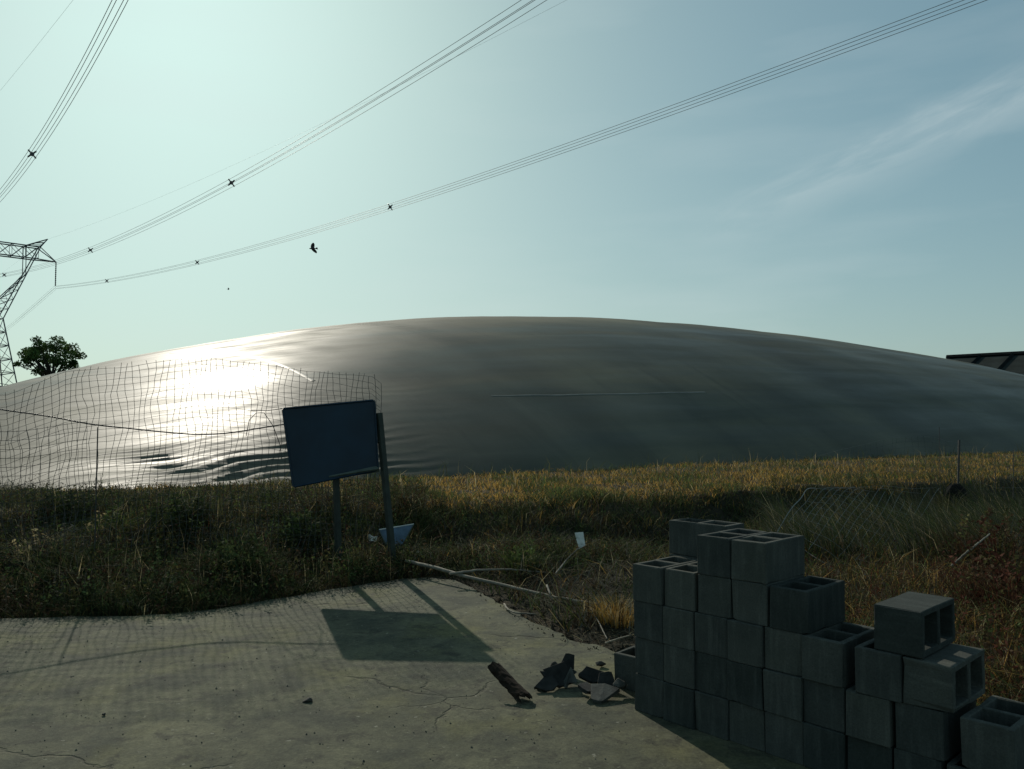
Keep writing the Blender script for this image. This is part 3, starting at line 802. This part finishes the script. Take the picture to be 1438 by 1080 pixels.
def build_fallen_mesh():
    g = np.random.default_rng(14)
    bl, tl, tr, br = [np.array(at(*p)) for p in ((1092, 745, 8.7), (1146, 680, 10.9), (1318, 688, 11.2), (1215, 832, 7.6))]
    root = thing('fallen_wire_mesh', tuple(np.array((*bl[:2], 0))), 'pale bent wire mesh lying against the grassy bank behind the blocks', 'wire mesh'); O = np.array((*bl[:2], 0))
    ml, mr = np.array(at(1160, 770, 8.6)), np.array(at(1335, 770, 8.9))

    def S_(a, b):          # a along the width, b up
        lo = bl * (1 - a) + br * a; hi = tl * (1 - a) + tr * a; p = lo * (1 - b) + hi * b
        p = p + np.array((.02 * wob(a * 3, b * 3, 51, 2.2, 2), .06 * wob(a * 3, b * 3, 52, 2.5, 2), .04 * wob(a * 3, b * 3, 53, 2.3, 2) + .10 * math.sin(math.pi * b) * (1 - a)))
        p[2] = max(p[2], float(zt(p[0], p[1])) + .01); return p - O
    for k in range(17):
        a = k / 16; b0 = g.uniform(0, .35) if k else 0; m = MB(); m.tube([S_(a, b) for b in np.linspace(b0, g.uniform(.75, 1), 14)], .0020 if k else .005, 3, False); m.build('wire', M['pale_wire'], root)
    for k in range(13):
        b = k / 12; a0 = g.uniform(0, .25); m = MB(); m.tube([S_(a, b) for a in np.linspace(a0, g.uniform(.5, 1), 14)], .0018, 3, False); m.build('cross_wire', M['pale_wire'], root)


build_fallen_mesh()


def build_back_fence():
    Y = 13.6; g = np.random.default_rng(17)
    root = thing('thin_wire_fence', (float(at(1345, 690, Y).x), Y, 0), 'thin sagging wire fence with dark stakes on the bank at right', 'fence'); O = np.array(root.location)
    def pt(px, py, dy=0.): return np.array(at(px, py, Y + dy)) - O
    for px, y0, y1, r in ((1345, 618, 695, .018), (1321, 600, 700, .005), (1423, 632, 690, .006), (1398, 640, 690, .006)):
        m = MB(); m.tube([pt(px, y1 + 8), pt(px + g.uniform(-3, 3), y0)], r, 6); m.build('stake', M['wire'], root)
    tops = lambda px: np.interp(px, [1100, 1180, 1260, 1300, 1345, 1400, 1560], [652, 632, 614, 612, 622, 640, 636])
    for k in range(9):
        m = MB(); xs = np.linspace(1140 if k < 3 else 1180, 1560, 34); ys = [min(tops(x) + k * 7.5 + 1.2 * wob(x / 40, k * 2., 61, 1, 2), 694) for x in xs]; m.tube([pt(x, y, .04 * math.sin(x * .03)) for x, y in zip(xs, ys)], .0016, 3, False); m.build('horizontal_wire', M['pale_wire'] if k % 3 == 0 else M['wire'], root)
    for x in np.arange(1185, 1560, 9.5):
        m = MB(); x += g.uniform(-1.5, 1.5); m.tube([pt(x + 2 * math.sin(i + x), y) for i, y in enumerate(np.linspace(tops(x), 692, 8))], .0013, 3, False); m.build('vertical_wire', M['wire'], root)


build_back_fence()

# ------------------------------------------------------------------ litter on the slab and bank
def lump(name, c, size, seed, mat, label, cat, rot=0, group=None, flat=.0, sharp=True):
    """An irregular broken piece: a jittered, cut convex lump."""
    import bmesh
    g = np.random.default_rng(seed); bm = bmesh.new()
    for k in range(16):
        d = g.normal(size=3); d /= np.linalg.norm(d); d *= g.uniform(.75, 1); bm.verts.new(tuple(d * np.array(size) / 2))
    bmesh.ops.convex_hull(bm, input=bm.verts[:])
    bmesh.ops.delete(bm, geom=[v for v in bm.verts if not v.link_faces], context='VERTS')
    bmesh.ops.bevel(bm, geom=bm.edges[:], offset=min(size) * .05, segments=1, affect='EDGES')
    zmin = min(v.co.z for v in bm.verts)
    for v in bm.verts: v.co.z -= zmin
    me = bpy.data.meshes.new(name); bm.to_mesh(me); bm.free(); o = link(name, me, mat); o.location = c; o.rotation_euler = (0, 0, rot)
    return tag(o, label, cat, group)


def shard(name, c, L, wid, th, curve, mat, label, cat, rot=(0, 0, 0), seed=0):
    """A curved broken strip with ragged edges and thickness (bark, broken tile)."""
    g = np.random.default_rng(seed); n, k = 11, 7; V = []
    for s in (1, -1):
        for i in range(n):
            for j in range(k):
                x = (i / (n - 1) - .5) * L; an = (j / (k - 1) - .5) * curve; r = wid / max(curve, .2)
                y = r * math.sin(an) + g.normal() * .0015; z = r * math.cos(an) - r * math.cos(curve / 2)
                if j in (0, k - 1): y *= 1 + g.uniform(-.25, .12)
                if i in (0, n - 1): x += g.uniform(-.03, .03)
                V.append((x, y, z + s * th / 2 + .05 * (x / L) ** 2 * L + g.normal() * .0008))
    q = []; f = n * k
    for i in range(n - 1):
        for j in range(k - 1):
            a = i * k + j; q += [(a, a + k, a + k + 1, a + 1), (f + a, f + a + 1, f + a + k + 1, f + a + k)]
    for i in range(n - 1):
        a = i * k; q.append((a, f + a, f + a + k, a + k)); b = i * k + k - 1; q.append((b, b + k, f + b + k, f + b))
    for j in range(k - 1): q.append((j, j + 1, f + j + 1, f + j)); b = (n - 1) * k + j; q.append((b, f + b, f + b + 1, b + 1))
    V = np.array(V); Rm = np.array(Matrix.Rotation(rot[2], 3, 'Z') @ Matrix.Rotation(rot[1], 3, 'Y') @ Matrix.Rotation(rot[0], 3, 'X')); V = V @ Rm.T; V[:, 2] -= V[:, 2].min()
    o = link(name, mesh_np(name, V, [np.array(q)]), mat); o.location = c; return tag(o, label, cat)


def w(px, py, z=0.0): p = on_z(px, py, z); return (p.x, p.y, z)


shard('bark_piece', w(716, 977, .001), .30, .13, .014, 2.2, M['bark'], 'curved dark brown bark piece lying alone on the slab', 'bark', (R(12), R(-20), R(128)), 3)
def plate(c, L, wid, th, rot, seed, mat, label):
    """A flat broken piece of tile: an irregular polygon with thickness, slightly bowed."""
    import bmesh
    g = np.random.default_rng(seed); n = int(g.integers(6, 9)); an = np.sort(g.uniform(0, 6.283, n) * .35 + np.arange(n) * 6.283 / n * .65 + .3); bm = bmesh.new()
    lo = []; hi = []
    for a in an:
        rr = g.uniform(.72, 1.05); x, y = math.cos(a) * L / 2 * rr, math.sin(a) * wid / 2 * rr; z = .25 * y * y / wid
        hi.append(bm.verts.new((x, y, z + th))); lo.append(bm.verts.new((x * .96 + g.normal() * .004, y * .96 + g.normal() * .004, z)))
    bm.faces.new(hi); bm.faces.new(lo[::-1])
    for k in range(n): bm.faces.new((lo[k], lo[(k + 1) % n], hi[(k + 1) % n], hi[k]))
    bmesh.ops.recalc_face_normals(bm, faces=bm.faces[:]); bmesh.ops.bevel(bm, geom=bm.edges[:], offset=.002, segments=1, affect='EDGES')
    bm.transform((Matrix.Rotation(rot[2], 4, 'Z') @ Matrix.Rotation(rot[1], 4, 'Y') @ Matrix.Rotation(rot[0], 4, 'X')))
    zm = min(v.co.z for v in bm.verts)
    for v in bm.verts: v.co.z -= zm
    me = bpy.data.meshes.new('broken_tile'); bm.to_mesh(me); bm.free(); o = link('broken_tile', me, mat); o.location = c; tag(o, label, 'tile', 'broken tiles on the slab')


plate(w(786, 962, .001), .26, .16, .022, (R(58), R(12), R(14)), 4, M['tiled'], 'dark broken tile piece leaning at the left of the rubble')
plate(w(812, 968, .001), .22, .14, .020, (R(64), R(-10), R(-38)), 5, M['tile'], 'grey upright broken tile piece in the middle of the rubble')
plate(w(850, 983, .001), .30, .18, .024, (R(16), R(6), R(-16)), 6, M['tile'], 'large flat grey tile fragment at the right of the rubble')
plate(w(834, 958, .001), .26, .14, .020, (R(48), R(-12), R(26)), 7, M['tiled'], 'dark tile shard at the back of the rubble near the blocks')
plate(w(768, 968, .001), .20, .13, .02, (R(30), R(-16), R(40)), 22, M['tiled'], 'dark tile piece lying at the far left of the rubble')
plate(w(800, 948, .001), .22, .15, .02, (R(62), R(6), R(6)), 23, M['tiled'], 'dark tile piece standing at the back left of the rubble')
plate(w(826, 976, .001), .20, .12, .02, (R(22), R(14), R(50)), 24, M['tiled'], 'small dark tile piece in the gap of the rubble')
plate(w(858, 968, .001), .24, .15, .022, (R(40), R(10), R(-8)), 21, M['tiled'], 'dark tile piece leaning on the large flat grey fragment')
lump('rubble_lump', w(779, 950, .001), (.12, .10, .12), 8, M['stone'], 'dark upright lump at the top left of the rubble', 'rubble')
lump('rubble_lump', w(757, 968, .001), (.07, .05, .04), 9, M['stone'], 'small dark lump at the left end of the rubble', 'rubble')
lump('rubble_lump', w(872, 975, .001), (.12, .09, .07), 10, M['tile'], 'pale grey lump of rubble against the block wall', 'rubble', .4)
lump('rubble_lump', w(843, 937, .001), (.10, .05, .05), 15, M['stone'], 'small dark lump behind the rubble pile', 'rubble', .3)
lump('stone', w(432, 985, .001), (.085, .05, .035), 12, M['stone'], 'dark stone alone on the open slab', 'stone')
lump('stone', w(146, 1005, .001), (.03, .025, .02), 13, M['stone'], 'tiny dark stone on the slab at lower left', 'stone')


def stick(name, pts, r, mat, label, k=6, lift=.0):
    P = []
    for px, py, dz in pts:
        q = on_z(px, py, dz); z = max(float(zt(q.x, q.y)) + r * .8, dz); P.append((q.x, q.y, z))
    P = np.array(P); t = np.linspace(0, len(P) - 1, 24); C = np.stack([np.interp(t, np.arange(len(P)), P[:, i]) for i in range(3)], -1)
    C[1:-1] = (C[:-2] + C[1:-1] * 2 + C[2:]) / 4; C += .12 * r * np.random.default_rng(int(pts[0][0])).normal(size=C.shape)
    m = MB(); m.tube(C, np.linspace(r, r * .55, 24), k); o = m.build(name, mat, None, True, origin=tuple(C[0])); return tag(o, label, 'stick')


stick('dead_branch', [(570, 788, .12), (610, 797, .12), (655, 810, .10), (710, 822, .08), (770, 837, .07), (842, 849, .08)], .020, M['wood'], 'long bleached branch lying from the sign post to the blocks')
stick('dead_branch', [(632, 806, .12), (668, 801, .14), (710, 799, .16), (775, 805, .12)], .013, M['wood'], 'shorter pale branch forking off behind the long bleached branch')
stick('twig', [(780, 806, .16), (795, 787, .22), (812, 770, .35)], .009, M['wood'], 'thin twig holding up the white tag')
stick('twig', [(708, 848, .02), (713, 856, .02), (724, 861, .02), (752, 862, .02)], .009, M['wood'], 'short pale twig at the right slab edge')
stick('twig', [(850, 903, .05), (868, 897, .10), (886, 892, .14)], .008, M['wood'], 'pale twig beside the lone block at the foot of the wall')
stick('twig', [(828, 852, .10), (840, 872, .06), (853, 898, .02)], .007, M['wood'], 'thin grey twig leaning beside the orange grass tuft')
stick('twig', [(768, 822, .15), (772, 833, .12), (776, 842, .08)], .010, M['wood'], 'short upright twig against the long bleached branch')
stick('twig', [(1336, 795, .35), (1362, 772, .5), (1390, 750, .6)], .010, M['wood'], 'pale stick poking out of the grass at far right')


def sheet(name, corners, th, mat, label, cat, crumple=.0, n=7, seed=0):
    c = [np.array(p) for p in corners]; g = np.random.default_rng(seed); base = np.mean(c, 0); V = []
    nv = np.cross(c[1] - c[0], c[3] - c[0]); nv /= np.linalg.norm(nv)
    H = g.normal(size=(n, n)) * crumple
    for s in (1, -1):
        for i in range(n):
            for j in range(n):
                a, b = i / (n - 1), j / (n - 1); p = (c[0] * (1 - a) + c[1] * a) * (1 - b) + (c[3] * (1 - a) + c[2] * a) * b; V.append(p + nv * (s * th / 2 + H[i, j]) - base)
    q = []; f = n * n
    for i in range(n - 1):
        for j in range(n - 1):
            a = i * n + j; q += [(a, a + n, a + n + 1, a + 1), (f + a, f + a + 1, f + a + n + 1, f + a + n)]
        a = i * n; q.append((a, f + a, f + a + n, a + n)); b = i * n + n - 1; q.append((b, b + n, f + b + n, f + b)); q.append((i, i + 1, f + i + 1, f + i)); b = (n - 1) * n + i; q.append((b, f + b, f + b + 1, b + 1))
    o = link(name, mesh_np(name, np.array(V), [np.array(q)]), mat); o.location = base; return tag(o, label, cat)


sheet('paper_tag', [at(807, 748, 8.3), at(819, 747, 8.3), at(822, 766, 8.25), at(813, 771, 8.25)], .003, M['white'], 'small white tag standing up on a twig in the bank', 'paper', .004, 5, 1)
sheet('paper_scrap', [at(577, 779, 8.75), at(592, 776, 8.8), at(592, 787, 8.7), at(579, 789, 8.65)], .004, M['white'], 'crumpled white scrap beside the foot of the sign post', 'paper', .022, 7, 2)
sheet('paper_scrap', [at(517, 752, 9.0), at(530, 754, 9.0), at(528, 760, 8.95), at(518, 760, 8.95)], .004, M['white'], 'small white scrap in the weeds left of the sign post', 'paper', .014, 6, 3)
tri = thing('plastic_crate_sheet', tuple(at(555, 790, 8.95)), 'faded blue triangular plastic sheet with pale edges behind the post', 'plastic sheet')
_o = np.array(at(555, 790, 8.95)); _c = [np.array(at(*p)) - _o for p in ((532, 744, 9.0), (581, 736, 9.15), (553, 788, 8.95))]
m = MB(); dv = np.array((0, .01, 0)); m.add([*_c, *[p + dv for p in _c]], [(0, 1, 4, 3), (1, 2, 5, 4), (2, 0, 3, 5)], [(0, 2, 1), (3, 4, 5)]); m.build('panel', M['blue'], tri)
for a, b in ((0, 1), (1, 2), (2, 0)): m = MB(); m.bar(_c[a], _c[b], .010); m.build('edge_strip', M['rail'] if a else M['white'], tri)
tri.name = 'plastic_sheet'

lump('black_bag', tuple(np.array((*at(1340, 672, 13.4)[:2], float(zt(*at(1340, 672, 13.4)[:2])) - .02))), (.46, .36, .62), 16, M['bag'], 'dark round lump at the foot of the stakes on the right bank', 'bag')

# ------------------------------------------------------------------ vegetation
PAL = dict(gold=(.44, .27, .07), gold2=(.32, .195, .055), olive=(.085, .08, .03), green=(.058, .080, .030), dark=(.028, .038, .019), straw=(.40, .32, .17), brown=(.065, .043, .025), red=(.085, .034, .022), grey=(.10, .098, .075), lime=(.12, .16, .045))


def cols(n, mixd, g):
    k = list(mixd); p = np.array([mixd[x] for x in k], float); p /= p.sum(); i = g.choice(len(k), n, p=p)
    return np.array([PAL[x] for x in k])[i] * g.uniform(.65, 1.4, (n, 1))


def blades(x, y, h, wd, lean, curl, col, g, z=None, az=None):
    """Bent grass blades, five vertices each, with width and a curved tip."""
    n = len(x); z = zt(x, y) - .015 if z is None else z; az = g.uniform(0, 6.283, n) if az is None else az
    d = np.stack([np.cos(az), np.sin(az), 0 * az], -1); fa = g.uniform(0, 6.283, n); s = np.stack([np.cos(fa), np.sin(fa), 0 * fa], -1)
    b = np.stack([x, y, z], -1); up = np.array((0, 0, 1.)); h = h[:, None]; wd = wd[:, None]; lean = lean[:, None]; curl = curl[:, None]
    m = b + up * h * .55 + d * h * lean * .45; t = b + up * h * (1 - .35 * np.minimum(curl, 1)) + d * h * (lean + curl * .6)
    V = np.stack([b - s * wd, b + s * wd, m - s * wd * .75, m + s * wd * .75, t], 1).reshape(-1, 3)
    k = np.arange(n)[:, None] * 5
    return V, k + np.array([[0, 1, 3, 2]]), k + np.array([[2, 3, 4]]), np.repeat(col, 5, 0)


def field(name, parts, label, cat='grass', mat='grass'):
    V = []; Q = []; T = []; C = []; o = 0
    for v, q, t, c in parts: V.append(v); Q.append(q + o); T.append(t + o) if len(t) else None; C.append(c); o += len(v)
    f = [np.concatenate(Q)] + ([np.concatenate(T)] if T else [])
    return tag(link(name, mesh_np(name, np.concatenate(V), f, np.concatenate(C)), M[mat]), label, cat, kind='stuff')


def leafy(x, y, h, g, mixd, nl=12, ls=(.015, .04)):
    """Upright weeds: a thin stem and small leaves along it."""
    n = len(x); z = zt(x, y) - .02; az = g.uniform(0, 6.283, n); ln = g.uniform(0, .4, n); col = cols(n, mixd, g)
    d = np.stack([np.cos(az), np.sin(az), 0 * az], -1)
    st = blades(x, y, h, np.full(n, .003), ln, np.full(n, .1), col * .8, g, z + 0, az)
    f = g.uniform(.2, 1.0, (n, nl)); p = np.stack([x, y, z], -1)[:, None] + f[..., None] * h[:, None, None] * (np.array((0, 0, 1.)) + (d * ln[:, None])[:, None] * f[..., None]) + g.normal(size=(n, nl, 3)) * .025
    p = p.reshape(-1, 3); V, q, c = leaf_cloud(p, g.uniform(*ls, len(p)), np.repeat(col, nl, 0) * g.uniform(.75, 1.3, (n * nl, 1)), g)
    return [st, (V, q, np.zeros((0, 3), int), c)]


def dome_edge_y(x): return (D['n0'] - x * DN[0]) / DN[1]


def scatter_px(n, x0, x1, ya, yb, g, pw=1.0):
    """Points spread evenly over the view between two depth curves."""
    px = g.uniform(x0, x1, n); k = (px - 719) / F; f = g.uniform(0, 1, n)
    Y = np.full(n, 12.0)
    for _ in range(6): a, b = ya(k * Y), yb(k * Y); b = np.maximum(b, a + .3); Y = 1 / ((1 - f) / a + f / b)
    return k * Y, Y


def build_vegetation():
    g = np.random.default_rng(77); crest = lambda x: np.interp(x, KX, KC); bank = lambda x: np.interp(x, KX, KB)
    U = lambda a, b, n: g.uniform(a, b, n)
    def patch(x, y, seed, wl, a, b): n = len(x); return np.where((wob(x, y, seed, wl, 3) + g.normal(size=n) * .22 > 0)[:, None], cols(n, a, g), cols(n, b, g))
    # golden grass on the sunlit top of the bank
    parts = []; n = 60000; x, y = scatter_px(n, -150, 1600, lambda x: crest(x) - .35, lambda x: dome_edge_y(x) + .25, g)
    keep = (y < dome_edge_y(x) + .2) & (y > 8.5); x, y = x[keep], y[keep]; n = len(x); pt = wob(x, y, 71, 2.6, 3)
    c = cols(n, dict(gold=4, gold2=4, olive=2, straw=1.2, brown=1.5, green=.6), g); cg = cols(n, dict(olive=3, green=3, lime=2, gold2=1), g)
    c = np.where(((pt > .25) | (g.random(n) < .12))[:, None], cg, c); c = np.where(((x < -2) & (g.random(n) < .55))[:, None], cols(n, dict(olive=2, green=2, brown=2), g), c)
    parts.append(blades(x, y, U(.06, .165, n) * (1 + .45 * pt), U(.0035, .008, n), U(0, 1.1, n), U(0, 1, n), c, g))
    n = 420; x, y = scatter_px(n, 380, 1600, lambda x: dome_edge_y(x) - 3.5, dome_edge_y, g); parts.append(blades(x, y, U(.22, .50, n), U(.004, .007, n), U(0, .4, n), U(0, .6, n), cols(n, dict(olive=2, straw=1, green=2), g), g))
    field('golden_grass', parts, 'golden dry grass lit by the sun along the top of the bank', mat='gold')
    # bank face and earth between slab and bank
    parts = []; n = 52000; x, y = scatter_px(n, 520, 1250, lambda x: np.full_like(x, 6.2), lambda x: crest(x), g)
    d = poly_dist(x, y, E0); keep = (d > .12) & (g.random(n) < np.clip(.10 + (y - bank(x) + 2.2) / 2.0, .13, 1)); x, y = x[keep], y[keep]; n = len(x)
    parts.append(blades(x, y, U(.06, .27, n) * (1 + .5 * wob(x, y, 75, .9, 3)), U(.003, .007, n), U(0, 1.3, n), U(0, 1, n), patch(x, y, 76, 1.1, dict(dark=2, green=4, olive=2), dict(olive=2, brown=4, grey=2, straw=.4, gold2=.5)), g))
    n = 1500; x, y = scatter_px(n, 560, 1150, lambda x: bank(x) - 2.0, crest, g); k = poly_dist(x, y, E0) > .3; x, y = x[k], y[k]; n = len(x); parts += leafy(x, y, U(.08, .26, n), g, dict(dark=2, green=3, olive=1, brown=1), 14, (.008, .022))
    n = 9000; x, y = scatter_px(n, 590, 960, lambda x: np.full_like(x, 5.8), lambda x: bank(x), g); k = poly_dist(x, y, E0) > .03; x, y = x[k], y[k]; n = len(x)      # dead litter lying flat
    parts.append(blades(x, y, U(.02, .06, n), U(.002, .004, n), U(1.5, 4.5, n), U(0, .5, n), cols(n, dict(straw=1.6, grey=3, brown=4), g), g))
    n = 900; x, y = scatter_px(n, 600, 920, lambda x: np.full_like(x, 6.0), lambda x: bank(x) + .3, g); k = poly_dist(x, y, E0) > .15; x, y = x[k], y[k]; n = len(x)      # long dead stalks bent over
    parts.append(blades(x, y, U(.15, .38, n), U(.0018, .0035, n), U(.6, 2.2, n), U(.3, 1, n), cols(n, dict(grey=4, straw=.6, brown=2), g), g))
    field('bank_weeds', parts, 'dark weeds and dead stalks on the earth bank behind the slab', 'weeds')
    # weeds on the left behind the slab
    parts = []; edge_y = lambda x: np.interp(x, [-9, -4.2, -2.76, -1.94, -1.13, -.6], [6.5, 6.5, 6.64, 7.32, 8.0, 8.2])
    n = 52000; x, y = scatter_px(n, -220, 600, lambda x: edge_y(x) + .03, lambda x: crest(x) + 2.2, g); d = poly_dist(x, y, E0); k = d > .02; x, y, d = x[k], y[k], d[k]; n = len(x); pt = wob(x, y, 72, 1.4, 3)
    ht = U(.08, .30, n) * (1 + .65 * pt) * np.clip(.45 + d / .9, .45, 1)
    c = patch(x, y, 77, 1.3, dict(dark=3, green=4, olive=1.5), dict(brown=3, olive=3, grey=2.2, straw=.8, red=.5))
    parts.append(blades(x, y, ht, U(.003, .0075, n), U(0, .8, n), U(0, 1, n), c, g))
    n = 3300; x, y = scatter_px(n, -220, 590, lambda x: edge_y(x) + .12, lambda x: crest(x) + 2.2, g); parts += leafy(x, y, U(.10, .36, n), g, dict(green=3, dark=3, olive=2, brown=2, lime=.25), 18, (.008, .024))
    n = 700; x, y = scatter_px(n, -220, 590, lambda x: edge_y(x) + .1, lambda x: crest(x) + 1.8, g); parts.append(blades(x, y, U(.22, .50, n), U(.0015, .003, n), U(0, .35, n), U(0, .35, n), cols(n, dict(straw=2, olive=1, grey=2), g), g))
    n = 5000; x, y = scatter_px(n, -220, 600, lambda x: edge_y(x) - .05, lambda x: edge_y(x) + .5, g); parts.append(blades(x, y, U(.04, .20, n), U(.002, .005, n), U(.2, 1.6, n), U(0, 1, n), cols(n, dict(brown=3, olive=2, dark=2, red=.3), g), g))
    field('tall_weeds', parts, 'tall dark mixed weeds growing through the fence on the left', 'weeds')
    # right: reeds on the bank and dry weeds behind the blocks
    parts = []; n = 15000; x, y = scatter_px(n, 1085, 1600, lambda x: np.full_like(x, 8.6), lambda x: crest(x) + .1, g); pt = wob(x, y, 73, 1.6, 2)
    parts.append(blades(x, y, U(.22, .60, n) * (1 + .35 * pt), U(.002, .0045, n), U(.1, .8, n), U(0, .8, n), cols(n, dict(green=4, dark=3, olive=2, grey=3, straw=.7), g), g, az=g.normal(2.6, .7, n)))
    field('reed_grass', parts, 'thin dark reedy grass leaning on the right bank', 'grass')
    parts = []; n = 26000; x, y = scatter_px(n, 940, 1650, lambda x: np.full_like(x, 3.4), lambda x: np.full_like(x, 8.9), g); d = poly_dist(x, y, E0); k = (d > .06); x, y = x[k], y[k]; n = len(x); pt = wob(x, y, 74, 1.2, 3)
    c = np.where((x + .3 * pt > 2.6)[:, None] & (g.random(n) < .75)[:, None], cols(n, dict(gold2=2, straw=1, brown=4, red=1.4, olive=2), g), cols(n, dict(olive=3, green=3, brown=2, gold2=1, lime=.6), g))
    parts.append(blades(x, y, U(.07, .28, n) * (1 + .5 * pt), U(.002, .0055, n), U(0, 1.1, n), U(0, 1, n), c, g))
    n = 1100; x, y = scatter_px(n, 1000, 1650, lambda x: np.full_like(x, 4.2), lambda x: np.full_like(x, 9.2), g); k = poly_dist(x, y, E0) > .2; x, y = x[k], y[k]; n = len(x); parts += leafy(x, y, U(.12, .42, n), g, dict(green=2, olive=2, brown=3, red=1.5), 16, (.008, .020))
    field('dry_weeds', parts, 'dry brown and green weeds behind the concrete block wall', 'weeds')
    # a few plants one can point to
    def plant(name, px, py, z, label, cat, n, h, sp, mixd, lf=0, wdt=(.002, .005), Y=None):
        p = on_z(px, py, z) if Y is None else at(px, py, Y); th = U(0, 6.283, n); r = sp * np.sqrt(U(0, 1, n)); x, y = p.x + r * np.cos(th), p.y + r * np.sin(th)
        pr = [blades(x, y, U(.5, 1, n) * h, U(*wdt, n), U(.05, .9, n), U(0, .9, n), cols(n, mixd, g), g, az=th)]
        if lf: m_ = max(5, n // 12); pr += leafy(x[:m_], y[:m_], U(.6, 1, m_) * h, g, mixd, lf, (.012, .034))
        V = []; Q = []; T = []; C = []; o = 0
        for v, q, t, c in pr:
            V.append(v); Q.append(q + o); C.append(c)
            if len(t): T.append(t + o)
            o += len(v)
        b = np.array((p.x, p.y, float(zt(p.x, p.y)))); ob = link(name, mesh_np(name, np.concatenate(V) - b, [np.concatenate(Q), np.concatenate(T)], np.concatenate(C)), M['grass']); ob.location = b
        tag(ob, label, cat)
    plant('grass_tuft', 868, 872, .03, 'bright orange dry grass tuft against the left end of the block wall', 'grass tuft', 420, .24, .17, dict(gold=5, straw=2, gold2=2))
    plant('grass_tuft', 1072, 765, .12, 'fresh light green grass tuft showing just behind the top blocks', 'grass tuft', 380, .30, .28, dict(lime=5, green=2))
    plant('grass_tuft', 1160, 850, .05, 'low green tuft between the tall blocks and the right blocks', 'grass tuft', 300, .20, .25, dict(lime=2, green=3, olive=2))
    plant('weed_clump', 735, 792, .15, 'bright green weed clump on the earth bank above the bleached branch', 'weed', 260, .27, .22, dict(green=3, lime=2), 16)
    plant('weed_clump', 160, 770, .20, 'pale green leafy weed clump in the dark weeds on the left', 'weed', 240, .34, .2, dict(lime=3, green=2, straw=.5), 18)
    plant('weed_clump', 55, 800, .12, 'pale grey-green straw clump at the far left weeds', 'weed', 240, .42, .2, dict(straw=2, grey=2, lime=1), 10)
    for k, (px, py, h, sp) in enumerate(((330, 800, .42, .3), (255, 772, .36, .3), (95, 765, .38, .32), (425, 775, .36, .25))):
        plant('weed_clump', px, py, .15, ('dense dark green bush of weeds below the dome folds', 'dark leafy weed bush in the middle of the left weeds', 'dark weed bush behind the fence near the left edge', 'dark weed bush left of the sign post')[k], 'weed', 500, h, sp, dict(green=3, dark=2), 40)
    plant('bramble', 1420, 870, .05, 'reddish bramble bush at the right edge of the picture', 'bush', 420, .62, .34, dict(red=4, brown=3, olive=1), 34)
    plant('bramble', 1405, 800, .05, 'brown bramble bush behind the reddish one on the right', 'bush', 420, .6, .45, dict(red=2, brown=3, olive=2, grey=1), 30)
    plant('tall_weed', 1322, 690, .45, 'tall thin weed rising above the right bank by the stakes', 'weed', 60, .75, .18, dict(grey=2, olive=2), 12)


build_vegetation()


def build_grit():
    """Pebbles and crumbs scattered over the slab and the bare earth."""
    g = np.random.default_rng(91); n = 900; px = g.uniform(-60, 1000, n); py = 830 + 260 * g.uniform(0, 1, n) ** 1.2; V = []; Tt = []; o = 0
    tet = np.array(((1, 0, 0), (-.5, .87, 0), (-.5, -.87, 0), (.1, .1, .9))); f = np.array(((0, 1, 3), (1, 2, 3), (2, 0, 3), (0, 2, 1)))
    for a, b in zip(px, py):
        q = on_z(a, b, 0)
        if poly_dist(np.array(q.x), np.array(q.y), E0) > -.06: continue
        s = abs(g.normal()) * .0028 + .0012; th = g.uniform(0, 6.28); c, s_ = math.cos(th), math.sin(th); v = tet * s * g.uniform(.7, 1.3, (4, 3)); v = v @ np.array(((c, -s_, 0), (s_, c, 0), (0, 0, 1))).T
        V.append(v + np.array((q.x, q.y, .001))); Tt.append(f + o); o += 4
    tag(link('grit', mesh_np('grit', np.concatenate(V), [np.concatenate(Tt)]), M['tile']), 'fine grit and crumbs scattered over the slab', 'grit', kind='stuff')


build_grit()


def build_clods():
    """Loose earth clods on the bare bank."""
    g = np.random.default_rng(93); x, y = scatter_px(2600, 580, 960, lambda x: np.full_like(x, 5.6), lambda x: np.interp(x, KX, KB), g); d = poly_dist(x, y, E0); k = d > -.12; x, y, d = x[k], y[k], d[k]; V = []; Tt = []; o = 0
    base = np.array(((1, 0, 0), (0, 1, 0), (-1, 0, 0), (0, -1, 0), (0, 0, 1), (0, 0, -1.))); f = np.array(((0, 1, 4), (1, 2, 4), (2, 3, 4), (3, 0, 4), (1, 0, 5), (2, 1, 5), (3, 2, 5), (0, 3, 5))); z = np.where(d < 0, .002, zt(x, y))
    for a, b, c, dd in zip(x, y, z, d):
        s = min(abs(g.normal()) * .009 + .003, .03) * (.4 if dd < 0 else 1); V.append(base * s * g.uniform(.6, 1.3, (6, 3)) + g.normal(size=(6, 3)) * s * .15 + np.array((a, b, c + s * .2))); Tt.append(f + o); o += 6
    tag(link('earth_clods', mesh_np('earth_clods', np.concatenate(V), [np.concatenate(Tt)]), M['ground']), 'loose earth clods scattered on the bare bank', 'soil', kind='stuff')


build_clods()
